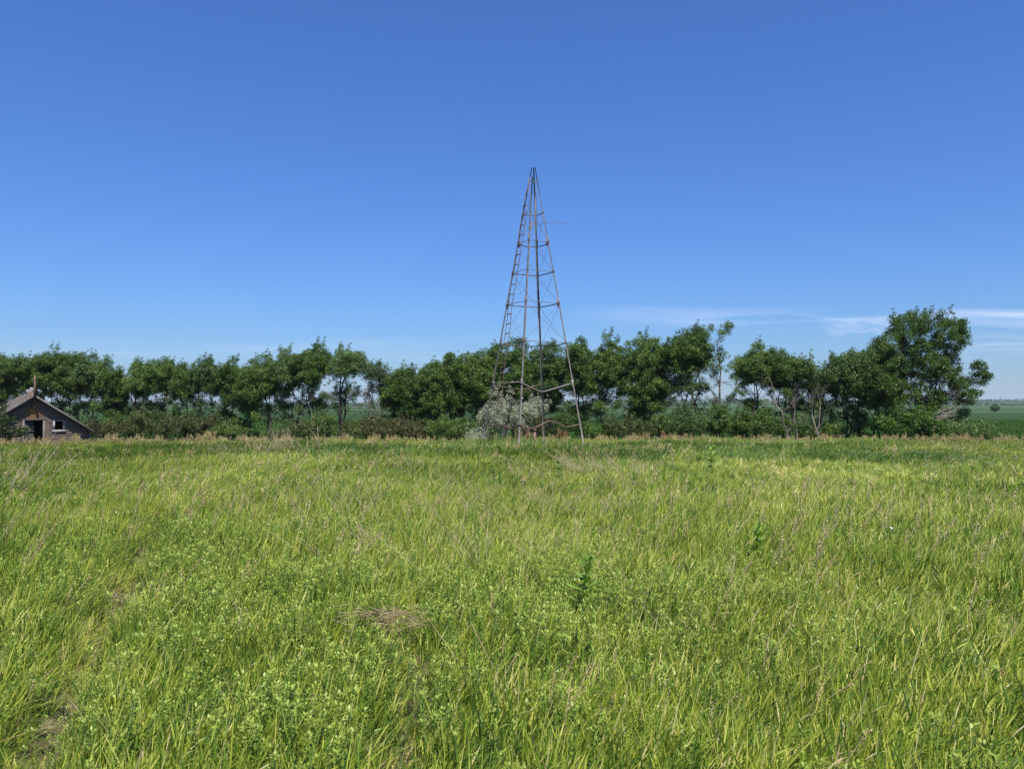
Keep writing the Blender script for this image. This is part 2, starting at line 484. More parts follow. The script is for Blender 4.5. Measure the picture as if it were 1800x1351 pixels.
    # chimney, a crumbling brick stub behind the ridge, with a pale metal cap
    c0, cz0 = wall_pt(45, 697, -1.2); c1, cz1 = wall_pt(58, 686, -1.2)
    ch = MB()
    nb = 5
    for i in range(9):
        zz = az - 0.75 + i * 0.105
        for k in range(4):
            if i == 8 and k in (0, 1): continue
            if i == 7 and k == 0: continue
            w = (c1 - c0) / 4
            s = 0.5 * w * (i % 2) * 0.4
            ch.box(L(c0 + k * w + 0.004 + s, 1.1 + rnd.uniform(-.01, .01), zz), L(c0 + (k + 1) * w - 0.004 + s, 1.55, zz + 0.095))
    chim = part(ch, 'chimney', M['brick'], roof)
    cm = MB()
    cx0, cz = wall_pt(47, 687, -1.3); cx1, cz2 = wall_pt(52, 681, -1.3)
    cm.tube([L((cx0 + cx1) / 2, 1.32, az + 0.04), L((cx0 + cx1) / 2, 1.32, az + 0.3)], [0.11, 0.10], 12)
    cm.box(L(cx1 + 0.02, 1.22, az + 0.1), L(cx1 + 0.2, 1.4, az + 0.42))
    part(cm, 'chimney_cap', M['pale_metal'], chim)
    # rusty mast fixed to the front of the gable
    pm = MB()
    px0, pz1 = wall_pt(59.6, 660, OV + 0.1); px1, _ = wall_pt(63, 660, OV + 0.1)
    _, pz0 = wall_pt(61, 717, 0.05)
    pc = (px0 + px1) / 2
    pm.box(L(px0, -OV - 0.17, az - 0.3), L(px1, -OV - 0.035, pz1))
    part(pm, 'mast', M['pipe'])
    pm = MB()
    pm.box(L(pc - 0.05, -0.14, pz0), L(pc + 0.06, -0.035, az - 0.15))
    pm.box(L(pc - 0.1, -0.2, pz0 + 0.02), L(pc + 0.1, -0.036, pz0 + 0.12))
    pm.tube([L(pc, -0.1, az - 0.2), L(pc, -OV - 0.1, az - 0.25)], 0.03, 6)
    part(pm, 'mast_bracket', M['pipe'])
    # door: jambs, half-closed leaf
    m = MB()
    m.box(L(dx0 - 0.10, -0.05, gz0), L(dx0, 0.06, dz1))
    m.box(L(dx1, -0.05, gz0), L(dx1 + 0.11, 0.06, dz1))
    m.box(L(dx0 - 0.14, -0.054, dz1), L(dx1 + 0.15, 0.06, dz1 + 0.06))
    fr = part(m, 'door_frame', M['trim'])
    m = MB()
    rot = Matrix.Translation(Vector(L(dx0 + 0.01, 0.03, gz0))) @ Matrix.Rotation(R(28), 4, 'Z')
    for k in range(4):
        m.box((k * 0.14, 0, 0), (k * 0.14 + 0.13, 0.03, dz1 - gz0 - 0.04), rot=rot)
    m.box((0.01, -0.025, 0.5), (0.55, -0.001, 0.6), rot=rot); m.box((0.01, -0.025, 1.5), (0.55, -0.001, 1.6), rot=rot)
    part(m, 'door', M['door'])
    # window frame
    m = MB()
    m.box(L(wx0 - 0.10, -0.05, wz0), L(wx0, 0.05, wz1 + 0.01))
    m.box(L(wx1, -0.05, wz0), L(wx1 + 0.12, 0.05, wz1 + 0.02))
    m.box(L(wx0 - 0.12, -0.056, wz1 + 0.011), L(wx1 + 0.13, 0.05, wz1 + 0.06))
    wf = part(m, 'window_frame', M['window_trim'])
    m = MB()
    m.box(L(wx0 - 0.14, -0.09, wz0 - 0.13), L(wx1 + 0.14, 0.05, wz0 - 0.002))
    part(m, 'window_sill', M['window_trim'], wf)
    m = MB()
    m.box(L(xr - 0.02, -0.045, gz0), L(xr + 0.05, 0.0, roofz(xr) - 0.02))
    part(m, 'corner_board', M['trim'])
    # dark floor inside
    m = MB(); m.box(L(xl + 0.05, 0.08, gz0), L(xr - 0.05, D - 0.05, gz0 + 0.08)); part(m, 'floor', M['door'])
    return sh
shed = make_shed()

# ---------------------------------------------------------------- windmill tower
def make_tower():
    C = Vector((0.73, 29.0, 0.0)); C.z = float(gz(C.x, C.y))
    Rr, th = 2.0, R(15.6)
    c, s = math.cos(th), math.sin(th)
    dirs = {'near': Vector((-s, -c, 0)), 'right': Vector((c, -s, 0)), 'back': Vector((s, c, 0)), 'left': Vector((-c, s, 0))}
    tw = empty('windmill_tower', C, 'tall rusty steel windmill tower without its wheel standing in the open grass', 'windmill tower')
    HT = 10.35
    topc = Vector((0.05, 0, 0))
    def leg_pt(k, z):
        r = Rr + (0.10 - Rr) * (z / HT)
        return C + dirs[k] * r + topc * (z / HT) + Vector((0, 0, z))
    def part(m, name, mat, par=tw, smooth=False):
        return m.build(name, mat, parent=par, smooth=smooth)
    tops = {'near': 9.98, 'right': HT, 'back': HT, 'left': HT}
    for k in ('near', 'right', 'back', 'left'):
        m = MB()
        a = -dirs[k]
        u = (Matrix.Rotation(R(45), 3, 'Z') @ a); w = (Matrix.Rotation(R(-45), 3, 'Z') @ a)
        n = 9
        for d1, d2 in ((u, w), (w, u)):
            vs = []
            for i in range(n):
                z = -0.25 + (tops[k] + 0.25) * i / (n - 1)
                p = leg_pt(k, z) - dirs[k] * 0.02
                wd = 0.066 - 0.036 * i / n; tk = 0.009
                q = [p, p + d1 * wd, p + d1 * wd + d2 * tk, p + d2 * tk + d1 * tk * 0.0]
                vs += [list(x) for x in q]
            fs = []
            for i in range(n - 1):
                for j in range(4):
                    j2 = (j + 1) % 4
                    fs.append([i*4+j, i*4+j2, (i+1)*4+j2, (i+1)*4+j])
            fs.append([0, 1, 2, 3]); fs.append([(n-1)*4+3, (n-1)*4+2, (n-1)*4+1, (n-1)*4])
            m.add(vs, fs)
        # splice plates
        for zz in (2.4, 5.35, 7.6):
            p = leg_pt(k, zz) - dirs[k] * 0.03
            rot = Matrix.Translation(p) @ Matrix.Rotation(math.atan2(a.y, a.x) + R(45), 4, 'Z')
            m.box((0.004, -0.012, -0.16), (0.08, -0.002, 0.16), rot=rot)
        part(m, 'leg', M['steel'])
    def bar(pts, w, mat, name='girt', r=None):
        m = MB()
        m.tube(pts, w, 4, square=True)
        return part(m, name, mat)
    order = ['near', 'right', 'back', 'left']
    def girt_z(py, k):
        return CAM.z + (710 - py) / F * 29.0
    def sag_path(a, b, sag, n=7, twist=0.0):
        out = []
        for i in range(n):
            t = i / (n - 1)
            p = a.lerp(b, t); p.z -= sag * 4 * t * (1 - t)
            out.append(p)
        return out
    for py, wd in ((373, 0.018), (426, 0.02), (478, 0.021), (534, 0.022), (603, 0.024)):
        z = girt_z(py, None) - C.z
        for i in range(4):
            k1, k2 = order[i], order[(i + 1) % 4]
            a, b = leg_pt(k1, z), leg_pt(k2, z)
            sag = {603: 0.06, 426: 0.05}.get(py, 0.01) if i in (1, 2) else 0.0
            bar(sag_path(a, b, sag), wd * (0.62 if i in (0, 3) else 1.0), M['steel'] if i in (0, 3) else M['rusty'])  # back girts get the darker rusty steel to paint in their shaded undersides
    # top tie between two legs
    zt = 1.7 + (710 - 316) / F * 29.0 - C.z
    bar([leg_pt('right', zt + 0.04), leg_pt('near', zt - 0.15)], 0.02, M['rusty'], 'girt')
    # bent lower girts, read off in the vertical planes of the tower's faces
    def face_pts(k1, k2, z, pix, bulge=0.0):
        a, b = leg_pt(k1, z), leg_pt(k2, z)
        n = (b - a).cross(Vector((0, 0, 1))).normalized()
        mid = []
        for px, py in pix: mid.append(on_plane(px, py, a, n))
        return mid
    def smooth_path(pts, per=5):
        pts = [pts[0]] + list(pts) + [pts[-1]]; out = []
        for i in range(1, len(pts) - 2):
            p0, p1, p2, p3 = pts[i-1], pts[i], pts[i+1], pts[i+2]
            for k in range(per):
                t = k / per
                out.append(0.5 * ((2*p1) + (p2-p0)*t + (2*p0-5*p1+4*p2-p3)*t*t + (3*p1-p0-3*p2+p3)*t*t*t))
        out.append(pts[-2]); return out
    z6 = girt_z(673, None) - C.z; z7 = girt_z(745, None) - C.z
    bar(face_pts('left', 'near', z6, [(865, 675), (913, 671)]), 0.03, M['steel'])
    bar(smooth_path(face_pts('near', 'right', z6, [(915, 672), (942, 685), (955, 688), (970, 684), (1004, 674)])), 0.03, M['steel'])
    bar(smooth_path(face_pts('left', 'back', z6, [(866, 677), (893, 681), (915, 684), (935, 680), (953, 674)])), 0.02, M['rusty'])
    bar(smooth_path(face_pts('back', 'right', z6, [(954, 676), (968, 682), (985, 682), (1004, 676)])), 0.02, M['rusty'])
    bar(smooth_path(face_pts('left', 'near', z7, [(852, 745), (866, 747), (884, 747), (895, 752), (904, 752), (911, 746)])), 0.028, M['rusty'])
    bar(smooth_path(face_pts('near', 'right', z7, [(912, 745), (922, 750), (937, 752), (952, 746), (966, 740), (980, 744), (996, 750), (1018, 746)])), 0.028, M['rusty'])
    bar(smooth_path(face_pts('back', 'right', z7, [(957, 740), (966, 748), (975, 754)])), 0.02, M['rusty'])
    # crossed brace rods, one per diagonal
    rings = [316, 373, 426, 478, 534, 603]
    for r0, r1 in zip(rings[:-1], rings[1:]):
        za, zb = girt_z(r0, None) - C.z, girt_z(r1, None) - C.z
        for i in range(4):
            k1, k2 = order[i], order[(i + 1) % 4]
            if r1 == 603 or r0 != 316:
                for a, b in ((leg_pt(k1, za), leg_pt(k2, zb)), (leg_pt(k2, za), leg_pt(k1, zb))):
                    if r0 == 534 and i == 2 and a.x < 0: continue
                    m = MB(); m.tube(sag_path(a, b, 0.02 + 0.03 * random.random(), 5), 0.005, 4)
                    part(m, 'brace_rod', M['wire'])
    # ladder up the left-hand face
    lad = empty('ladder', C, None, None); lad.location = (0, 0, 0); lad.parent = tw
    del_keys = [k for k in lad.keys()]
    def lad_c(z):
        a, b = leg_pt('left', z), leg_pt('near', z)
        f = 0.26 + 0.16 * max(0, (5.0 - z) / 5.0) + (0.02 * math.sin(z * 1.9))
        d = (b - a).normalized()
        return a.lerp(b, f), d
    LW = 0.15
    for sgn in (-1, 1):
        m = MB(); pts = []
        z = 8.95 if sgn > 0 else 9.4
        while z > (1.2 if sgn < 0 else 1.0):
            p, d = lad_c(z)
            pts.append(p + d * (LW * sgn) + Vector((0.012 * math.sin(z * 3.1 + sgn), 0, 0)))
            z -= 0.3
        m.tube(pts, 0.011, 4)
        o = part(m, 'ladder_rail', M['rusty'])
        LR.append(o)
    z = 8.95
    while z > 1.3:
        p, d = lad_c(z)
        t = 0.02 * random.uniform(-1, 1)
        m = MB(); m.tube([p - d * (LW + 0.01) + Vector((0, 0, t)), p + d * (LW + 0.01) - Vector((0, 0, t))], 0.021, 4, square=True)
        LR.append(part(m, 'ladder_rung', M['rusty']))
        z -= 0.362
    bpy.data.objects.remove(lad)
    # drive pipe still hanging from the top, pump rod, broken pieces
    m = MB()
    a = P(940.5, 335, 29.2); b = P(943, 470, 29.3); b2 = P(946.5, 560, 29.5)
    m.tube([a, P(941.2, 390, 29.2), b, b2], [0.022, 0.02, 0.015, 0.012], 8)
    part(m, 'drive_pipe', M['steel'])
    m = MB(); m.tube(smooth_path([P(943, 330, 29), P(943.5, 393, 29), P(955, 391.5, 28.8), P(975, 391, 28.5), P(995, 391.5, 28.2)]), 0.0075, 5)
    part(m, 'loose_wire', M['wire'])
    m = MB(); m.tube([P(938, 390, 28.8), P(934, 400, 28.6), P(931, 408, 28.5)], [0.02, 0.025, 0.012], 5)
    part(m, 'broken_rod', M['rusty'])
    m = MB(); m.tube([P(931.7, 312, 29), P(930.6, 318, 29), P(928, 330, 28.9), P(924, 345, 28.8)], [0.02, 0.03, 0.02, 0.012], 5)
    part(m, 'bent_strap', M['rusty'])
    m = MB(); m.tube([P(930, 316, 29.1), P(929.5, 345, 29), P(930.5, 370, 29)], 0.009, 5)
    part(m, 'pump_rod', M['wire'])
    m = MB(); m.tube([P(928, 683, 27.6), P(935, 690, 27.8), P(941, 695, 28)], 0.012, 5)
    part(m, 'bent_strap', M['steel'])
    # well pipe stub in the grass under the tower
    wp = P(940, 760, 29.4); g = float(gz(wp.x, wp.y))
    m = MB(); m.tube([(wp.x, wp.y, g - 0.1), (wp.x, wp.y, P(940, 757, 29.4).z)], 0.05, 10)
    m.tube([(wp.x, wp.y, P(940, 757, 29.4).z), (wp.x, wp.y, P(940, 755, 29.4).z + 0.02)], 0.075, 10)
    o = m.build('well_pipe', M['rusty'])
    tag(o, 'short dark iron well pipe standing in the grass under the windmill tower', 'pipe')
LR = []
make_tower()

# ---------------------------------------------------------------- trees and shrubs
def rand_dirs(n, up=0.0):
    d = rng.normal(size=(n, 3)); d[:, 2] += up
    return d / (np.linalg.norm(d, axis=1, keepdims=True) + 1e-9)

def add_leaves(mb, cen, size, tone, up=0.5, aspect=0.55):
    """one folded leaf (two faces) per centre"""
    n = len(cen)
    nrm = rand_dirs(n, up)
    t = rand_dirs(n, 0.0); t = np.cross(nrm, t); t /= np.linalg.norm(t, axis=1, keepdims=True) + 1e-9
    b = np.cross(nrm, t)
    L = (size * rng.uniform(0.7, 1.3, n))[:, None]; W = L * aspect * 0.5
    p0 = cen - t * L * 0.5; p2 = cen + t * L * 0.5
    q = cen + t * L * rng.uniform(-.1, .1, (n, 1)) 
    p1 = q + b * W + nrm * W * 0.35; p3 = q - b * W + nrm * W * 0.35
    v = np.stack([p0, p1, p2, p3], 1).reshape(-1, 3)
    i = np.arange(n)[:, None] * 4
    f = np.concatenate([i + np.array([[0, 1, 2]]), i + np.array([[0, 2, 3]])])
    mb.add(v, f, tone=np.repeat(tone, 4))

def bend_path(a, b, n, wob, rs):
    a, b = np.array(a, float), np.array(b, float)
    L = np.linalg.norm(b - a)
    out = [a]
    off = rs.normal(size=3) * wob * L * 0.5
    for i in range(1, n):
        t = i / (n - 1)
        p = a + (b - a) * t + off * math.sin(t * math.pi) + (rs.normal(size=3) * wob * L * 0.18 if i < n - 1 else 0)
        out.append(p)
    return out

def plant(name, base, lobes, leaf, bark, label, cat, group, stems=1, lean=0.0, leafsize=0.09, dens=1.0, fork=0.35,
          trunk_r=0.08, spire=0.35, twig=True, gap=0.12, extra=None, tipup=0.25, clump=0.27, stem_top=0.9):
    """lobes: list of (x, y, z, r) in world space"""
    rs = np.random.default_rng(abs(hash(label)) % 1000 + 7) if False else rng
    root = empty(name, base, label, cat, group)
    bx, by, bz = base
    lobes = [np.array(l, float) for l in lobes]
    zmin = min(l[2] - l[3] for l in lobes); zmax = max(l[2] for l in lobes)
    H = zmax - bz
    tr = MB(); br = MB()
    # stems
    spines = []
    cx = np.mean([l[0] for l in lobes]); cy = np.mean([l[1] for l in lobes])
    for k in range(stems):
        a = np.array([bx + (k - (stems - 1) / 2) * 0.22 + rs.normal() * 0.05, by + rs.normal() * 0.12, bz - 0.1])
        tgt = lobes[int(rs.integers(len(lobes)))]
        sx = 0.75 if stems > 1 else 0.35
        e = np.array([bx + (cx - bx) * 0.8 + (tgt[0] - cx) * sx, cy + (tgt[1] - cy) * sx, bz + H * rs.uniform(stem_top - 0.08, stem_top + 0.08)])
        pts = bend_path(a, e, 8, 0.09, rs)
        r0 = trunk_r * (1.0 if k == 0 else 0.75)
        rad = [r0 * (1.0 - 0.9 * (i / 7) ** 0.8) + 0.008 for i in range(8)]
        tr.tube(pts, rad, 7)
        spines.append((pts, rad))
    # limbs to the lobes
    allc = []; ntw = 0
    for l in lobes:
        c = l[:3]; r = l[3]
        best = None
        for pts, rad in spines:
            for i in range(1, 8):
                p = pts[i]
                if p[2] > c[2] - 0.15 * r: continue
                dd = np.linalg.norm((c - p) * np.array([1, 1, 0.75])) + rs.uniform(0, 0.4)
                if best is None or dd < best[0]: best = (dd, p, rad[i])
        if best is None:
            p = spines[0][0][1]; rr0 = spines[0][1][1]
        else: p, rr0 = best[1], best[2]
        r1 = min(rr0 * 0.65, 0.02 + 0.012 * np.linalg.norm(c - p))
        lp = bend_path(p, c, 5, 0.12, rs)
        br.tube(lp, [r1, r1 * 0.85, r1 * 0.65, r1 * 0.5, r1 * 0.35], 5)
        # sub-clumps near the lobe's surface
        n = max(5, int(dens * 17 * (r / 0.7) ** 2))
        d = rand_dirs(n, 0.15)
        cc = c + d * r * rs.uniform(0.45, 1.0, (n, 1)) * np.array([1, 1, 0.85])
        keep = rs.random(n) > gap
        cc = cc[keep]
        for q in cc:
            allc.append((q, rs.uniform(0.75, 1.3) * clump))
            if twig and rs.random() < 0.45:
                br.tube([lp[3], (lp[4] + q) / 2 + rs.normal(size=3) * 0.04, q], [r1 * 0.4, r1 * 0.28, 0.006], 3)
        if rs.random() < spire and c[2] > bz + 0.45 * H:
            for _ in range(int(rs.integers(1, 4))):
                s0 = c + np.array([rs.uniform(-.8, .8) * r, rs.uniform(-.8, .8) * r, r * 0.75])
                hgt = rs.uniform(0.15, 0.55)
                for i in range(3):
                    allc.append((s0 + np.array([rs.normal() * 0.05 + 0.05 * i, 0, hgt * i / 2]), clump * (0.75 - 0.17 * i)))
                br.tube([c, s0, s0 + np.array([0.08, 0, hgt])], [r1 * 0.4, r1 * 0.25, 0.005], 3)
    if cat == 'tree':
        # fine bare lower limbs
        for _ in range(int(16 + 5 * stems)):
            pts, rad = spines[int(rs.integers(len(spines)))]
            k = int(rs.integers(2, 6)); a = rs.uniform(0, 6.28); L = rs.uniform(0.5, 1.5)
            p = np.array(pts[k]); e = p + np.array([math.cos(a) * L, math.sin(a) * L * 0.6, rs.uniform(-0.15, 0.9) * L])
            q = bend_path(p, e, 5, 0.16, rs); rr = min(rad[k] * 0.4, 0.028)
            br.tube(q, [rr, rr * .8, rr * .6, rr * .4, 0.005], 4)
            for _ in range(4):
                u = q[int(rs.integers(1, 4))]; e2 = u + (e - p) * 0.35 + rs.normal(size=3) * L * 0.22
                br.tube([u, (u + e2) / 2 + rs.normal(size=3) * 0.03, e2], [rr * .45, rr * .3, 0.004], 3)
                if rs.random() < 0.35: allc.append((e2, 0.17))
    lf = MB()
    C = np.array([q for q, _ in allc]); Rr_ = np.array([r for _, r in allc])
    per = np.maximum(6, (58 * dens ** 0.5 * (Rr_ / 0.28) ** 2 * (0.12 / leafsize) ** 1.5)).astype(int)
    idx = np.repeat(np.arange(len(C)), per)
    n = len(idx)
    off = rand_dirs(n, 0.1) * (rng.random((n, 1)) ** 0.5) * Rr_[idx][:, None] * np.array([1, 1, 0.85])
    ctone = rng.uniform(0.25, 0.72, len(C))
    add_leaves(lf, C[idx] + off, leafsize, np.clip(ctone[idx] + rng.normal(0, 0.2, n), 0, 1), up=0.55)
    if extra: extra(tr, br)
    o = tr.build('trunk' if cat == 'tree' else 'stem', bark, parent=root, smooth=True)
    if br.n: br.build('branches', bark, parent=root, smooth=True)
    lf.build('crown' if cat == 'tree' else 'foliage', leaf, parent=root)
    return root

def env_lobes(l, r, top, bot, d, depth=None, k=1.0, rl=(0.45, 0.8), shape='egg'):
    """lobes filling the envelope seen between pixel columns l..r and rows top..bot at distance d"""
    a, b = P(l, bot, d), P(r, top, d)
    cx, hw = (a.x + b.x) / 2, (b.x - a.x) / 2 * 1.25 + 0.16
    z0, z1 = a.z - 0.3, b.z - 0.1
    cz, hz = (z0 + z1) / 2, (z1 - z0) / 2
    dw = depth or max(0.8, min(hw, 1.7))
    out = []
    n = int(k * 7 + k * hw * hz * 9.5)
    for i in range(n):
        rr = rng.uniform(*rl) * min(1.0, hw / 0.75 + 0.15)
        for _ in range(30):
            q = rng.uniform(-1, 1, 3)
            m = np.linalg.norm(q)
            if m > 1: continue
            wz = 1.0 if q[2] > -0.2 else 0.85
            break
        # push outwards
        q = q * (0.55 + 0.45 * m) / max(m, 0.05) * m ** 0.5
        x = cx + q[0] * max(hw - rr * 0.75, 0.1); y = d + q[1] * dw; z = cz + q[2] * max(hz - rr, 0.15)
        out.append((x, y, z, rr))
    out.append((cx + rng.uniform(-.25, .25) * hw, d, z1 - 0.45, 0.45))
    return out

def G(x, y): return float(gz(x, y))
TREE_GROUP = 'trees of the shelterbelt behind the grass'
SHRUB_GROUP = 'shrubs at the foot of the trees'
def tree(px, l, r, top, bot, label, dd=0.0, leaf='leaf', bark='bark', lobes=None, k=1.0, base_px=None, **kw):
    d = row_depth(px) + dd
    bp = P(base_px if base_px is not None else px, 760, d)
    base = (bp.x, d, G(bp.x, d))
    lb = env_lobes(l, r, top, bot, d, k=k) if lobes is None else []
    if lobes is None:
        for _ in range(8 if px < 480 else 6):
            w = P(r, top, d).x - P(l, top, d).x
            lb.append((bp.x + rng.uniform(-.6, .6) * w, d + rng.uniform(-.8, .8), P(px, min(bot, 735) + rng.uniform(2, 30), d).z, rng.uniform(0.26, 0.42)))
    for q in (lobes or []) + kw.pop('more', []):
        x, y, rp = q[:3]; oy = q[3] if len(q) > 3 else 0.0
        p = P(x, y, d + oy); lb.append((p.x, d + oy, p.z, rp / F * d * 1.12))
    return plant(kw.pop('name', 'broadleaf_tree'), base, lb, M[leaf], M[bark], label, 'tree', TREE_GROUP, **kw)
def shrub(px, l, r, top, label, dd=-1.5, leaf='leaf_olive', bot=768, k=1.0, d=None, name='shrub', **kw):
    d = row_depth(px) + dd if d is None else d
    bp = P(px, 760, d)
    base = (bp.x, d, G(bp.x, d))
    w_ = (r - l) * 0.12
    lb = env_lobes(l - w_, r + w_, top + 3, bot, d, k=k * 1.6, rl=(0.28, 0.48), depth=kw.pop('depth', None))
    for q in kw.pop('more', []):
        p = P(q[0], q[1], d); lb.append((p.x, d, p.z, q[2] / F * d))
    kw.setdefault('clump', 0.2); kw.setdefault('leafsize', 0.09); kw.setdefault('stems', 4); kw.setdefault('trunk_r', 0.035)
    kw.setdefault('spire', 0.3)
    return plant(name, base, lb, M[leaf], M[kw.pop('bark', 'bark')], label, 'shrub', SHRUB_GROUP, **kw)

